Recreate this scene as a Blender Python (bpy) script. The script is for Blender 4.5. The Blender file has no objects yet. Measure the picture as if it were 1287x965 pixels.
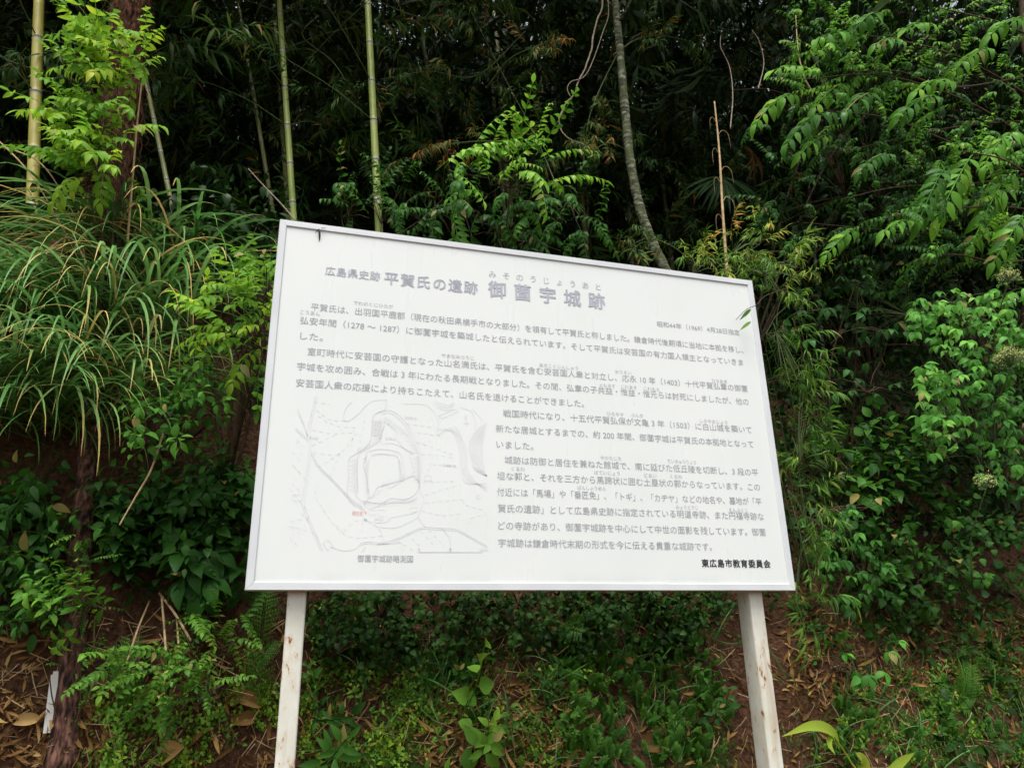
import bpy, math, random
import numpy as np

# ------------------------------------------------------------------ camera, sky, sun, exposure
SC = bpy.context.scene
COL = SC.collection
YAW, PITCH, ROLL = 0.294022809, 0.338787970, -0.0212071485
CAM = np.array([0.100669, -2.284463, 1.55])
FPX, CX, CY = 940.95, 643.5, 482.5          # focal length and centre in photo pixels (1287 x 965)
_f = np.array([math.sin(YAW)*math.cos(PITCH), math.cos(YAW)*math.cos(PITCH), math.sin(PITCH)])
_r = np.array([math.cos(YAW), -math.sin(YAW), 0.0])
_u = np.cross(_r, _f)
RV = math.cos(ROLL)*_r + math.sin(ROLL)*_u
UV = -math.sin(ROLL)*_r + math.cos(ROLL)*_u
FV = _f
cd = bpy.data.cameras.new('camera'); cam = bpy.data.objects.new('camera', cd); COL.objects.link(cam)
import mathutils
_m = mathutils.Matrix.Identity(4)
for _i in range(3):
    _m[_i][0] = RV[_i]; _m[_i][1] = UV[_i]; _m[_i][2] = -FV[_i]; _m[_i][3] = CAM[_i]
cam.matrix_world = _m
cd.sensor_width = 36.0; cd.lens = FPX*36.0/1287.0; cd.clip_start = 0.05; cd.clip_end = 500
SC.camera = cam

SUN_EL, SUN_AZ = 66.0, 205.0                 # elevation, compass azimuth (+Y is north): behind the camera, a little left
w = bpy.data.worlds.new('World'); SC.world = w; w.use_nodes = True
nt = w.node_tree; nt.nodes.clear()
sky = nt.nodes.new('ShaderNodeTexSky'); sky.sky_type = 'NISHITA'; sky.sun_disc = False
sky.sun_elevation = math.radians(SUN_EL); sky.sun_rotation = math.radians(SUN_AZ)
sky.air_density = 1.0; sky.dust_density = 4.0; sky.ozone_density = 1.0
hs = nt.nodes.new('ShaderNodeHueSaturation'); hs.inputs['Saturation'].default_value = 0.35   # thin cloud
bg = nt.nodes.new('ShaderNodeBackground'); bg.inputs['Strength'].default_value = 0.15
wo = nt.nodes.new('ShaderNodeOutputWorld')
nt.links.new(sky.outputs[0], hs.inputs['Color']); nt.links.new(hs.outputs[0], bg.inputs['Color']); nt.links.new(bg.outputs[0], wo.inputs['Surface'])
sd = bpy.data.lights.new('sun', 'SUN'); sd.energy = 1.5; sd.angle = math.radians(30); sd.color = (1.0, 0.96, 0.9)
sun = bpy.data.objects.new('sun', sd); COL.objects.link(sun)
_az, _el = math.radians(SUN_AZ), math.radians(SUN_EL)
_to = mathutils.Vector((math.sin(_az)*math.cos(_el), math.cos(_az)*math.cos(_el), math.sin(_el)))
sun.rotation_euler = _to.to_track_quat('Z', 'Y').to_euler()
SC.view_settings.view_transform = 'Standard'; SC.view_settings.look = 'None'
SC.view_settings.gamma = 1.0; SC.view_settings.use_curve_mapping = False
SC.view_settings.exposure = 0.8
SC.render.engine = 'CYCLES'
cy = SC.cycles
cy.max_bounces = 6; cy.diffuse_bounces = 3; cy.glossy_bounces = 2; cy.transmission_bounces = 4
cy.caustics_reflective = False; cy.caustics_refractive = False
cy.use_denoising = True
try: cy.denoiser = 'OPENIMAGEDENOISE'
except Exception: pass

# ------------------------------------------------------------------ helpers
rng = np.random.default_rng(7)
Z = np.array([0, 0, 1.0])
def nrm(v):
    v = np.asarray(v, float); return v/np.maximum(np.linalg.norm(v, axis=-1, keepdims=True), 1e-9)
def ray(px, py): return nrm(RV*((px-CX)/FPX) - UV*((py-CY)/FPX) + FV)
def at(px, py, Y):                           # the point of the view ray at depth Y behind the sign's plane
    d = ray(px, py); return CAM + d*((Y-CAM[1])/d[1])

_PY = [-60, 0.05, 0.25, 0.75, 1.1, 1.5, 2.0, 3.0, 6.0, 14.0, 30.0, 90]
_PZ = [0, 0.0, 0.22, 1.05, 1.72, 2.6, 3.1, 3.6, 5.0, 9.5, 15.0, 22]
_PZL = [0, 0.0, 0.22, 1.05, 2.75, 3.45, 3.75, 4.1, 5.2, 9.5, 15.0, 22]
def _noise(x, y):
    return (0.10*np.sin(1.7*x+0.6)*np.cos(1.3*y+1.1) + 0.06*np.sin(4.1*x+2.0*y+1.7) + 0.035*np.sin(9.3*x-5.1*y+0.4)
            + 0.022*np.sin(17.0*x+13.0*y) + 0.014*np.sin(31.0*x-27.0*y+2.0))
def height(x, y):
    x = np.asarray(x, float); y = np.asarray(y, float)
    n = _noise(x, y)
    amp = np.clip((y-0.05)/0.5, 0, 1)
    yy = y + n*0.7*amp; k = np.clip((0.35-x)/0.6, 0, 1); k = k*k*(3-2*k)            # the cut is steeper and higher left of the sign
    return np.interp(yy, _PY, _PZ)*(1-k) + np.interp(yy, _PY, _PZL)*k + 0.35*n*amp
def hit(px, py, ymax=14.0):                  # where the view ray meets the bank
    d = ray(px, py); t = np.linspace(1.9, 22, 2600)
    P = CAM + t[:, None]*d
    below = P[:, 2] < height(P[:, 0], P[:, 1])
    i = int(np.argmax(below))
    return P[i] if below[i] else None
def normal(x, y, e=0.04):
    return nrm(np.array([height(x-e, y)-height(x+e, y), height(x, y-e)-height(x, y+e), 2*e]))

class MB:                                    # collects pieces that become ONE mesh object
    def __init__(s): s.V, s.F4, s.F3, s.A, s.n = [], [], [], [], 0
    def add(s, V, F4=None, F3=None, a=0.5):
        V = np.asarray(V, float); k = len(V)
        if F4 is not None and len(F4): s.F4.append(np.asarray(F4, int)+s.n)
        if F3 is not None and len(F3): s.F3.append(np.asarray(F3, int)+s.n)
        s.V.append(V); s.A.append(np.broadcast_to(np.asarray(a, float), (k,)).copy()); s.n += k
    def inst(s, T, M, P, a=0.5):             # template T=(V,F4,A) placed k times; M (k,3,3) has x,y,z axes as columns with scale
        V, F, A = T; k = len(P); m = len(V)
        if not k: return
        W = np.einsum('kij,mj->kmi', M, V) + P[:, None, :]
        a = np.broadcast_to(np.asarray(a, float), (k,))
        s.F4.append((F[None] + (np.arange(k)*m)[:, None, None]).reshape(-1, 4) + s.n)
        s.V.append(W.reshape(-1, 3)); s.A.append(np.clip(a[:, None]+A[None], 0, 1).reshape(-1)); s.n += k*m
    def box(s, lo, hi, a=0.5):
        (x0, y0, z0), (x1, y1, z1) = lo, hi
        s.add([(x0,y0,z0),(x1,y0,z0),(x1,y1,z0),(x0,y1,z0),(x0,y0,z1),(x1,y0,z1),(x1,y1,z1),(x0,y1,z1)],
              [(0,3,2,1),(4,5,6,7),(0,1,5,4),(1,2,6,5),(2,3,7,6),(3,0,4,7)], a=a)
    def tube(s, P, R, n=6, a=0.5, cap=True):
        P = np.asarray(P, float); k = len(P); R = np.broadcast_to(np.asarray(R, float), (k,))
        T = nrm(np.gradient(P, axis=0)); ref = np.array([0.31, 0.87, 0.1])
        if abs(T[0] @ nrm(ref)) > .9: ref = np.array([1.0, 0.1, 0.2])
        U = nrm(np.cross(T, ref)); B = np.cross(T, U)
        th = np.arange(n)*2*np.pi/n
        V = P[:, None] + R[:, None, None]*(U[:, None]*np.cos(th)[None, :, None] + B[:, None]*np.sin(th)[None, :, None])
        i, j = np.meshgrid(np.arange(k-1), np.arange(n), indexing='ij'); j2 = (j+1) % n
        F = np.stack([i*n+j, i*n+j2, (i+1)*n+j2, (i+1)*n+j], -1).reshape(-1, 4)
        A = np.repeat(np.broadcast_to(np.asarray(a, float), (k,)), n)
        F3 = []
        V = V.reshape(-1, 3)
        if cap:
            V = np.vstack([V, P[0], P[-1]]); A = np.append(A, [A[0], A[-1]]); m = k*n
            F3 = [(m, (q+1) % n, q) for q in range(n)] + [(m+1, (k-1)*n+q, (k-1)*n+(q+1) % n) for q in range(n)]
        s.add(V, F, F3, A)
    def build(s, name, mat, parent=None, smooth=True):
        me = bpy.data.meshes.new(name)
        V = np.vstack(s.V) if s.V else np.zeros((0, 3))
        F4 = np.vstack(s.F4) if s.F4 else np.zeros((0, 4), int); F3 = np.vstack(s.F3) if s.F3 else np.zeros((0, 3), int)
        base = np.zeros(3)
        if parent is not None: base = BASE.get(parent.name, base)
        me.vertices.add(len(V)); me.vertices.foreach_set('co', (V-base).ravel())
        li = np.concatenate([F4.ravel(), F3.ravel()]); tot = np.concatenate([np.full(len(F4), 4), np.full(len(F3), 3)])
        me.loops.add(len(li)); me.loops.foreach_set('vertex_index', li.astype(np.int32))
        me.polygons.add(len(tot)); me.polygons.foreach_set('loop_start', np.concatenate([[0], np.cumsum(tot)[:-1]]).astype(np.int32))
        me.polygons.foreach_set('loop_total', tot.astype(np.int32))
        me.polygons.foreach_set('use_smooth', np.full(len(tot), smooth))
        at_ = me.attributes.new('tint', 'FLOAT', 'POINT'); at_.data.foreach_set('value', np.concatenate(s.A).astype(np.float32))
        me.update(); me.validate()
        me.materials.append(mat)
        o = link(name, me, parent); BASE[o.name] = base; return o
BASE = {}                                    # world position of each thing's origin
def link(name, data, parent=None):
    o = bpy.data.objects.new(name, data); COL.objects.link(o)
    if parent is not None: o.parent = parent
    return o
def tag(o, label=None, cat=None, group=None, kind=None):
    if label: o['label'] = label
    if cat: o['category'] = cat
    if group: o['group'] = group
    if kind: o['kind'] = kind
    return o
def thing(name, label, cat, base=(0, 0, 0), group=None):
    o = link(name, None); o.location = base; BASE[o.name] = np.array(base, float); o.empty_display_size = .1
    return tag(o, label, cat, group)
def frames(D, U):                            # rotation matrices whose x axis is D and z axis is near U
    D = nrm(D); Y = nrm(np.cross(U, D)); Zx = np.cross(D, Y)
    return np.stack([D, Y, Zx], -1)
def smooth_path(P, n=24):                    # Catmull-Rom through the given points
    P = np.asarray(P, float); Q = np.vstack([2*P[0]-P[1], P, 2*P[-1]-P[-2]]); out = []
    segs = len(P)-1
    for t in np.linspace(0, segs-1e-6, n):
        i = int(t); f = t-i; a, b, c, d = Q[i:i+4]
        out.append(0.5*((2*b)+(c-a)*f+(2*a-5*b+4*c-d)*f*f+(3*b-3*c+d-a)*f**3))
    return np.array(out)

# ------------------------------------------------------------------ materials
def newmat(name):
    m = bpy.data.materials.new(name); m.use_nodes = True; t = m.node_tree; t.nodes.clear()
    return m, t, (lambda k, **kw: _node(t, k, kw)), t.links.new
def _node(t, k, kw):
    n = t.nodes.new('ShaderNode'+k)
    for a, v in kw.items(): setattr(n, a, v)
    return n
def ramp(N, L, src, cols):
    r = N('ValToRGB'); e = r.color_ramp.elements
    while len(e) < len(cols): e.new(0.5)
    for i, (p, c) in enumerate(cols): e[i].position = p; e[i].color = (*c, 1)
    L(src, r.inputs[0]); return r
def leaf_mat(name, cols, rough=0.5, trans=0.3, spec=0.2, gain=1.28):
    cols = [(p, tuple(min(.75, v*gain*k) for v, k in zip(c, (1.08, 1.03, .8)))) for p, c in cols]
    m, t, N, L = newmat(name)
    a = N('Attribute', attribute_name='tint')
    no = N('TexNoise'); no.inputs['Scale'].default_value = 55.0; no.inputs['Detail'].default_value = 3
    mx = N('Math', operation='MULTIPLY_ADD'); L(no.outputs['Fac'], mx.inputs[0]); mx.inputs[1].default_value = 0.22
    sb = N('Math', operation='SUBTRACT'); L(a.outputs['Fac'], sb.inputs[0]); sb.inputs[1].default_value = 0.11
    L(sb.outputs[0], mx.inputs[2])
    r0 = ramp(N, L, mx.outputs[0], cols)
    gi = N('NewGeometry'); od = N('Math', operation='GREATER_THAN'); L(gi.outputs['Random Per Island'], od.inputs[0]); od.inputs[1].default_value = 0.978   # a few yellowing leaves
    sp = N('TexNoise'); sp.inputs['Scale'].default_value = 150; sp.inputs['Detail'].default_value = 2
    sr = ramp(N, L, sp.outputs['Fac'], [(0.68, (0, 0, 0)), (0.74, (.55, .55, .55))]); mxx = N('Math', operation='MAXIMUM'); L(sr.outputs[0], mxx.inputs[0]); ml = N('Math', operation='MULTIPLY'); L(od.outputs[0], ml.inputs[0]); ml.inputs[1].default_value = 0.7; L(ml.outputs[0], mxx.inputs[1])
    r = N('MixRGB'); L(mxx.outputs[0], r.inputs[0]); L(r0.outputs[0], r.inputs[1]); lum = cols[len(cols)//2][1][1]; r.inputs[2].default_value = (min(.4, lum*2.0), min(.3, lum*1.5), lum*.35, 1)   # spots and yellowing
    b = N('BsdfPrincipled'); L(r.outputs[0], b.inputs['Base Color'])
    rg = N('MapRange'); L(gi.outputs['Random Per Island'], rg.inputs[0]); rg.inputs[3].default_value = rough-.1; rg.inputs[4].default_value = rough+.2; L(rg.outputs[0], b.inputs['Roughness'])
    b.inputs['Specular IOR Level'].default_value = spec
    tr = N('BsdfTranslucent'); h = N('HueSaturation'); h.inputs['Value'].default_value = 1.5; h.inputs['Hue'].default_value = 0.49
    L(r.outputs[0], h.inputs['Color']); L(h.outputs[0], tr.inputs['Color'])
    ms = N('MixShader'); ms.inputs[0].default_value = trans
    L(b.outputs[0], ms.inputs[1]); L(tr.outputs[0], ms.inputs[2])
    o = N('OutputMaterial'); L(ms.outputs[0], o.inputs['Surface'])
    return m
def solid(name, cols, scale=20.0, rough=0.7, bump=0.0, stretch=(1, 1, 1), spec=0.3, detail=5):
    m, t, N, L = newmat(name)
    tc = N('TexCoord'); mp = N('Mapping'); mp.inputs['Scale'].default_value = stretch; L(tc.outputs['Object'], mp.inputs[0])
    no = N('TexNoise'); no.inputs['Scale'].default_value = scale; no.inputs['Detail'].default_value = detail; L(mp.outputs[0], no.inputs['Vector'])
    r = ramp(N, L, no.outputs['Fac'], cols)
    b = N('BsdfPrincipled'); L(r.outputs[0], b.inputs['Base Color']); b.inputs['Roughness'].default_value = rough
    b.inputs['Specular IOR Level'].default_value = spec
    if bump:
        bp = N('Bump'); bp.inputs['Strength'].default_value = bump; bp.inputs['Distance'].default_value = 0.02
        L(no.outputs['Fac'], bp.inputs['Height']); L(bp.outputs[0], b.inputs['Normal'])
    o = N('OutputMaterial'); L(b.outputs[0], o.inputs['Surface'])
    return m

def greens(d, m, b, y=None):
    c = [(0.0, d), (0.5, m), (0.85, b)]
    if y: c.append((1.0, y))
    return c
DRY = (0.33, 0.2, 0.08)
M = {}
M['wisteria'] = leaf_mat('bright_vine_leaf', greens((0.05,0.15,0.02), (0.1,0.25,0.025), (0.2,0.36,0.03), (0.36,0.42,0.04)), trans=.35)
M['sumac'] = leaf_mat('compound_leaf_green', greens((0.012,0.05,0.010), (0.032,0.12,0.016), (0.1,0.28,0.028), (0.2,0.38,0.05)), rough=.45)
M['trefoil'] = leaf_mat('trefoil_leaf_green', greens((0.014,0.055,0.012), (0.035,0.14,0.024), (0.085,0.28,0.045), (0.15,0.36,0.07)), rough=.45)
M['dark'] = leaf_mat('shade_dark_leaf', greens((0.006,0.022,0.005), (0.012,0.042,0.008), (0.025,0.075,0.014)), rough=.5, trans=.1, spec=.12, gain=1.0)  # leaf greens darkened so growth in hollows reads as shaded
M['broad'] = leaf_mat('broad_leaf_green', greens((0.012,0.048,0.010), (0.03,0.11,0.016), (0.065,0.2,0.025), (0.14,0.3,0.04)), rough=.48)
M['herb'] = leaf_mat('herb_leaf_green', greens((0.02,0.075,0.014), (0.045,0.14,0.02), (0.1,0.24,0.03), (0.2,0.34,0.04)), trans=.3)
M['clover'] = leaf_mat('ground_cover_leaf', greens((0.03,0.09,0.015), (0.07,0.17,0.02), (0.14,0.27,0.03), (0.27,0.34,0.045)), trans=.3)
M['grass'] = leaf_mat('tall_grass_blade', [(0.0,(0.016,0.07,0.018)), (0.45,(0.055,0.17,0.046)), (0.78,(0.15,0.29,0.12)), (0.86,(0.3,0.26,0.1)), (1.0,(0.48,0.36,0.17))], rough=.4, trans=.25)
M['sasa'] = leaf_mat('dwarf_bamboo_leaf', [(0.0,(0.03,0.1,0.015)), (0.45,(0.09,0.2,0.03)), (0.76,(0.24,0.34,0.06)), (0.87,(0.42,0.28,0.07)), (1.0,(0.38,0.19,0.06))], trans=.3)
M['bamboo_leaf'] = leaf_mat('bamboo_leaf', [(0.0,(0.012,0.04,0.01)), (0.5,(0.03,0.085,0.016)), (0.82,(0.07,0.14,0.03)), (0.94,(0.15,0.13,0.04)), (1.0,(0.34,0.13,0.04))], trans=.25, gain=1.05)
M['thicket'] = leaf_mat('shade_dark_thicket_leaf', [(0.0,(0.007,0.022,0.006)), (0.6,(0.016,0.045,0.01)), (1.0,(0.035,0.07,0.016))], trans=.1, spec=.12, gain=1.0)  # bamboo leaf colours darkened to stand in for the wood's inner shade
M['litter'] = leaf_mat('dead_leaf', [(0.0,(0.07,0.035,0.016)), (0.5,(0.2,0.11,0.045)), (0.85,(0.36,0.23,0.1)), (1.0,(0.5,0.38,0.22))], rough=.7, trans=.1, gain=1.1)
M['stem'] = solid('green_stem', [(0.3,(0.05,0.1,0.025)), (0.7,(0.1,0.12,0.04))], 30, .6)
M['twig'] = solid('brown_twig', [(0.3,(0.035,0.024,0.014)), (0.7,(0.1,0.065,0.035))], 25, .8)
M['pale_vine'] = solid('pale_dry_vine', [(0.3,(0.22,0.16,0.11)), (0.7,(0.42,0.34,0.26))], 40, .8)
M['straw'] = solid('dry_straw', [(0.3,(0.3,0.2,0.09)), (0.7,(0.5,0.37,0.2))], 30, .75)
M['petal'] = solid('pale_flower', [(0.3,(0.45,0.52,0.14)), (0.7,(0.64,0.68,0.3))], 60, .7)
# ------------------------------------------------------------------ ground
def ground_material():
    m, t, N, L = newmat('bank_soil')
    tc = N('TexCoord')
    n1 = N('TexNoise'); n1.inputs['Scale'].default_value = 3.0; n1.inputs['Detail'].default_value = 8; L(tc.outputs['Object'], n1.inputs['Vector'])
    n2 = N('TexNoise'); n2.inputs['Scale'].default_value = 38.0; n2.inputs['Detail'].default_value = 8; n2.inputs['Roughness'].default_value = .7; L(tc.outputs['Object'], n2.inputs['Vector'])
    vo = N('TexVoronoi'); vo.inputs['Scale'].default_value = 55.0; L(tc.outputs['Object'], vo.inputs['Vector'])
    r1 = ramp(N, L, n2.outputs['Fac'], [(0.25,(0.02,0.012,0.008)), (0.5,(0.09,0.043,0.023)), (0.72,(0.18,0.1,0.055)), (0.9,(0.28,0.19,0.12))])
    r2 = ramp(N, L, n1.outputs['Fac'], [(0.56,(0,0,0)), (0.68,(1,1,1))])
    moss = ramp(N, L, n2.outputs['Fac'], [(0.3,(0.018,0.04,0.006)), (0.7,(0.06,0.1,0.016))])
    mx = N('Mix', data_type='RGBA'); L(r2.outputs[0], mx.inputs['Factor']); L(r1.outputs[0], mx.inputs[6]); L(moss.outputs[0], mx.inputs[7])
    b = N('BsdfPrincipled'); b.inputs['Roughness'].default_value = .95; b.inputs['Specular IOR Level'].default_value = .15
    L(mx.outputs[2], b.inputs['Base Color'])
    ad = N('Math', operation='MULTIPLY_ADD'); L(vo.outputs['Distance'], ad.inputs[0]); ad.inputs[1].default_value = .5; L(n2.outputs['Fac'], ad.inputs[2])
    bp = N('Bump'); bp.inputs['Strength'].default_value = .9; bp.inputs['Distance'].default_value = .03; L(ad.outputs[0], bp.inputs['Height']); L(bp.outputs[0], b.inputs['Normal'])
    o = N('OutputMaterial'); L(b.outputs[0], o.inputs['Surface'])
    return m
def axis(parts):
    return np.unique(np.concatenate([np.arange(a, b, s) for a, b, s in parts] + [[parts[-1][1]]]).round(5))
gx = axis([(-90,-20,7), (-20,-5,.8), (-5,-1.6,.12), (-1.6,3.2,.03), (3.2,6,.12), (6,20,.8), (20,90,7)])
gy = axis([(-60,-6,4), (-6,0,.3), (0,2.4,.03), (2.4,6,.12), (6,16,.5), (16,90,5)])
X, Y = np.meshgrid(gx, gy)
Hh = height(X, Y)
g = MB(); nx, ny = len(gx), len(gy)
i, j = np.meshgrid(np.arange(ny-1), np.arange(nx-1), indexing='ij')
g.add(np.stack([X, Y, Hh], -1).reshape(-1, 3), np.stack([i*nx+j, i*nx+j+1, (i+1)*nx+j+1, (i+1)*nx+j], -1).reshape(-1, 4))
tag(g.build('ground', ground_material()), kind='structure')
tag(bpy.data.objects['ground'], 'brown earth bank rising from the roadside into the bamboo wood', 'ground')

# ------------------------------------------------------------------ information sign
ZB, BW, BH = 1.55 + 0.16708098, 1.8, 1.19155941
m, t, N, L = newmat('white_sign_face')
tc = N('TexCoord'); no = N('TexNoise'); no.inputs['Scale'].default_value = 2.2; no.inputs['Detail'].default_value = 7; L(tc.outputs['Object'], no.inputs['Vector'])
mp = N('Mapping'); mp.inputs['Scale'].default_value = (5, 1, .9); L(tc.outputs['Object'], mp.inputs[0]); ns = N('TexNoise'); ns.inputs['Scale'].default_value = 1.6; ns.inputs['Detail'].default_value = 6; L(mp.outputs[0], ns.inputs['Vector'])
nd = N('TexNoise'); nd.inputs['Scale'].default_value = 90; nd.inputs['Detail'].default_value = 2; L(tc.outputs['Object'], nd.inputs['Vector'])
r_ = ramp(N, L, no.outputs['Fac'], [(0.3,(0.688,0.725,0.70)), (0.7,(0.728,0.76,0.735))])
rs_ = ramp(N, L, ns.outputs['Fac'], [(0.5,(0,0,0)), (0.85,(.05,.05,.05))]); rd_ = ramp(N, L, nd.outputs['Fac'], [(0.75,(0,0,0)), (0.82,(.25,.25,.25))])
m1 = N('Mix', data_type='RGBA'); L(rs_.outputs[0], m1.inputs['Factor']); L(r_.outputs[0], m1.inputs[6]); m1.inputs[7].default_value = (.52,.54,.5,1)
m2 = N('Mix', data_type='RGBA'); L(rd_.outputs[0], m2.inputs['Factor']); L(m1.outputs[2], m2.inputs[6]); m2.inputs[7].default_value = (.4,.4,.35,1)
sx_ = N('SeparateXYZ'); L(tc.outputs['Generated'], sx_.inputs[0]); ed = ramp(N, L, sx_.outputs['Z'], [(0.018,(1,1,1)), (0.045,(0,0,0))]); gn = ramp(N, L, ns.outputs['Fac'], [(0.42,(0,0,0)), (0.75,(.22,.22,.22))]); gm = N('Math', operation='MULTIPLY'); L(ed.outputs[0], gm.inputs[0]); L(gn.outputs[0], gm.inputs[1])
m4 = N('Mix', data_type='RGBA'); L(gm.outputs[0], m4.inputs['Factor']); L(m2.outputs[2], m4.inputs[6]); m4.inputs[7].default_value = (.3,.3,.25,1)
b = N('BsdfPrincipled'); L(m4.outputs[2], b.inputs['Base Color']); b.inputs['Specular IOR Level'].default_value = .5
rr_ = ramp(N, L, ns.outputs['Fac'], [(0.3,(.25,)*3), (0.7,(.32,)*3)]); L(rr_.outputs[0], b.inputs['Roughness'])
o = N('OutputMaterial'); L(b.outputs[0], o.inputs['Surface']); M['face'] = m
M['frame'] = solid('white_frame_metal', [(0.3,(0.56,0.59,0.6)), (0.7,(0.65,0.68,0.685))], 6, .35, spec=.5)
M['back'] = solid('grey_sign_back', [(0.3,(0.12,0.12,0.12)), (0.7,(0.2,0.2,0.2))], 10, .6)
def ink(name, c, rough=.35):
    m, t, N, L = newmat(name)
    b = N('BsdfPrincipled'); b.inputs['Roughness'].default_value = rough; b.inputs['Base Color'].default_value = (*c, 1)
    no = N('TexNoise'); no.inputs['Scale'].default_value = 5; tc = N('TexCoord'); L(tc.outputs['Object'], no.inputs['Vector'])
    r = ramp(N, L, no.outputs['Fac'], [(0.3, tuple(q*.9 for q in c)), (0.7, tuple(min(1, q*1.12) for q in c))]); L(r.outputs[0], b.inputs['Base Color'])
    o = N('OutputMaterial'); L(b.outputs[0], o.inputs['Surface']); return m
M['ink_head'] = ink('glare_pale_heading_ink', (0.4,0.42,0.47)); M['ink_body'] = ink('glare_pale_body_ink', (0.32,0.33,0.35))  # heading and body inks lightened evenly to stand in for sky glare
M['ink_ruby'] = ink('glare_pale_small_ink', (0.42,0.43,0.45)); M['ink_black'] = ink('black_ink', (0.02,0.02,0.022))  # small reading ink lightened for the sky glare as well
M['ink_map'] = ink('pale_map_ink', (0.63,0.64,0.67)); M['ink_red'] = ink('pale_red_ink', (0.74,0.36,0.38)); M['ink_teal'] = ink('pale_teal_ink', (0.35,0.52,0.55))  # map, red and teal inks mixed pale
def post_material():
    m, t, N, L = newmat('rusty_white_post_paint')
    tc = N('TexCoord'); mp = N('Mapping'); mp.inputs['Scale'].default_value = (1, 1, .45); L(tc.outputs['Object'], mp.inputs[0])
    n1 = N('TexNoise'); n1.inputs['Scale'].default_value = 38; n1.inputs['Detail'].default_value = 8; n1.inputs['Roughness'].default_value = .65; L(mp.outputs[0], n1.inputs['Vector'])
    n2 = N('TexNoise'); n2.inputs['Scale'].default_value = 6; n2.inputs['Detail'].default_value = 5; L(tc.outputs['Object'], n2.inputs['Vector'])
    n3 = N('TexNoise'); n3.inputs['Scale'].default_value = 120; n3.inputs['Detail'].default_value = 3; L(tc.outputs['Object'], n3.inputs['Vector'])
    mp4 = N('Mapping'); mp4.inputs['Scale'].default_value = (1, 1, .07); L(tc.outputs['Object'], mp4.inputs[0]); n4 = N('TexNoise'); n4.inputs['Scale'].default_value = 42; n4.inputs['Detail'].default_value = 6; L(mp4.outputs[0], n4.inputs['Vector'])
    base = ramp(N, L, n2.outputs['Fac'], [(0.3,(0.56,0.56,0.46)), (0.55,(0.68,0.68,0.6)), (0.75,(0.75,0.75,0.69))])
    a = N('Attribute', attribute_name='tint')
    k = N('Math', operation='MULTIPLY_ADD'); L(a.outputs['Fac'], k.inputs[0]); k.inputs[1].default_value = .2; L(n1.outputs['Fac'], k.inputs[2])
    msk = ramp(N, L, k.outputs[0], [(0.655,(0,0,0)), (0.70,(1,1,1))])
    halo = ramp(N, L, k.outputs[0], [(0.55,(0,0,0)), (0.70,(.6,.6,.6))])
    rust = ramp(N, L, n3.outputs['Fac'], [(0.3,(0.12,0.04,0.015)), (0.7,(0.38,0.16,0.05))])
    m1 = N('Mix', data_type='RGBA'); L(halo.outputs[0], m1.inputs['Factor']); L(base.outputs[0], m1.inputs[6]); m1.inputs[7].default_value = (.55,.42,.26,1)
    m2 = N('Mix', data_type='RGBA'); L(msk.outputs[0], m2.inputs['Factor']); L(m1.outputs[2], m2.inputs[6]); L(rust.outputs[0], m2.inputs[7])
    st_ = ramp(N, L, n4.outputs['Fac'], [(0.56,(0,0,0)), (0.75,(.55,.55,.55))]); m3 = N('Mix', data_type='RGBA'); L(st_.outputs[0], m3.inputs['Factor']); L(m2.outputs[2], m3.inputs[6]); m3.inputs[7].default_value = (.4,.3,.17,1)
    b = N('BsdfPrincipled'); L(m3.outputs[2], b.inputs['Base Color']); b.inputs['Roughness'].default_value = .45
    bp = N('Bump'); bp.inputs['Strength'].default_value = .25; bp.inputs['Distance'].default_value = .004; L(k.outputs[0], bp.inputs['Height']); L(bp.outputs[0], b.inputs['Normal'])
    o = N('OutputMaterial'); L(b.outputs[0], o.inputs['Surface']); return m
M['post'] = post_material()

sign = thing('information_sign', 'large white history board with grey Japanese text and a faint map on two rusty posts', 'sign', (0.9, 0.03, float(height(0.9, 0.05))))
FW = 0.0235
p = MB(); p.box((0.004, 0.005, ZB+0.004), (BW-0.004, 0.022, ZB+BH-0.004)); panel = p.build('panel', M['face'], sign, smooth=False)
p = MB(); p.box((0.012, 0.0225, ZB+0.01), (BW-0.012, 0.034, ZB+BH-0.01)); p.build('back_plate', M['back'], sign, smooth=False)
def rail(a, b, na, nb):                      # mitred frame rail, a..b outer edge, na/nb the inner corners; bevelled lip
    pr = MB(); V = []
    for (o_, i_) in ((a, na), (b, nb)):
        o_ = np.array(o_, float); i_ = np.array(i_, float); d = (i_-o_)
        for s, y in ((0.0, 0.036), (0.0, 0.0025), (0.07, 0.0), (0.9, 0.0), (1.0, 0.0025), (1.0, 0.036)):
            q = o_ + d*s; V.append((q[0], y, q[1]))
    F = [(k, (k+1) % 6, 6+(k+1) % 6, 6+k) for k in range(6)] + [(0, 5, 4, 1), (1, 4, 3, 2), (6, 7, 10, 11), (7, 8, 9, 10)]
    pr.add(V, F); return pr.build('frame_rail', M['frame'], sign, smooth=False)
e = .0004
c00, c10, c11, c01 = (0, ZB), (BW, ZB), (BW, ZB+BH), (0, ZB+BH)
i00, i10, i11, i01 = (FW, ZB+FW), (BW-FW, ZB+FW), (BW-FW, ZB+BH-FW), (FW, ZB+BH-FW)
def sh(p, dx=0, dz=0): return (p[0]+dx, p[1]+dz)
rail(sh(c00, e), sh(c10, -e), sh(i00, e), sh(i10, -e)); rail(sh(c10, 0, e), sh(c11, 0, -e), sh(i10, 0, e), sh(i11, 0, -e))
rail(sh(c11, -e), sh(c01, e), sh(i11, -e), sh(i01, e)); rail(sh(c01, 0, -e), sh(c00, 0, e), sh(i01, 0, -e), sh(i00, 0, e))
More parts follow.
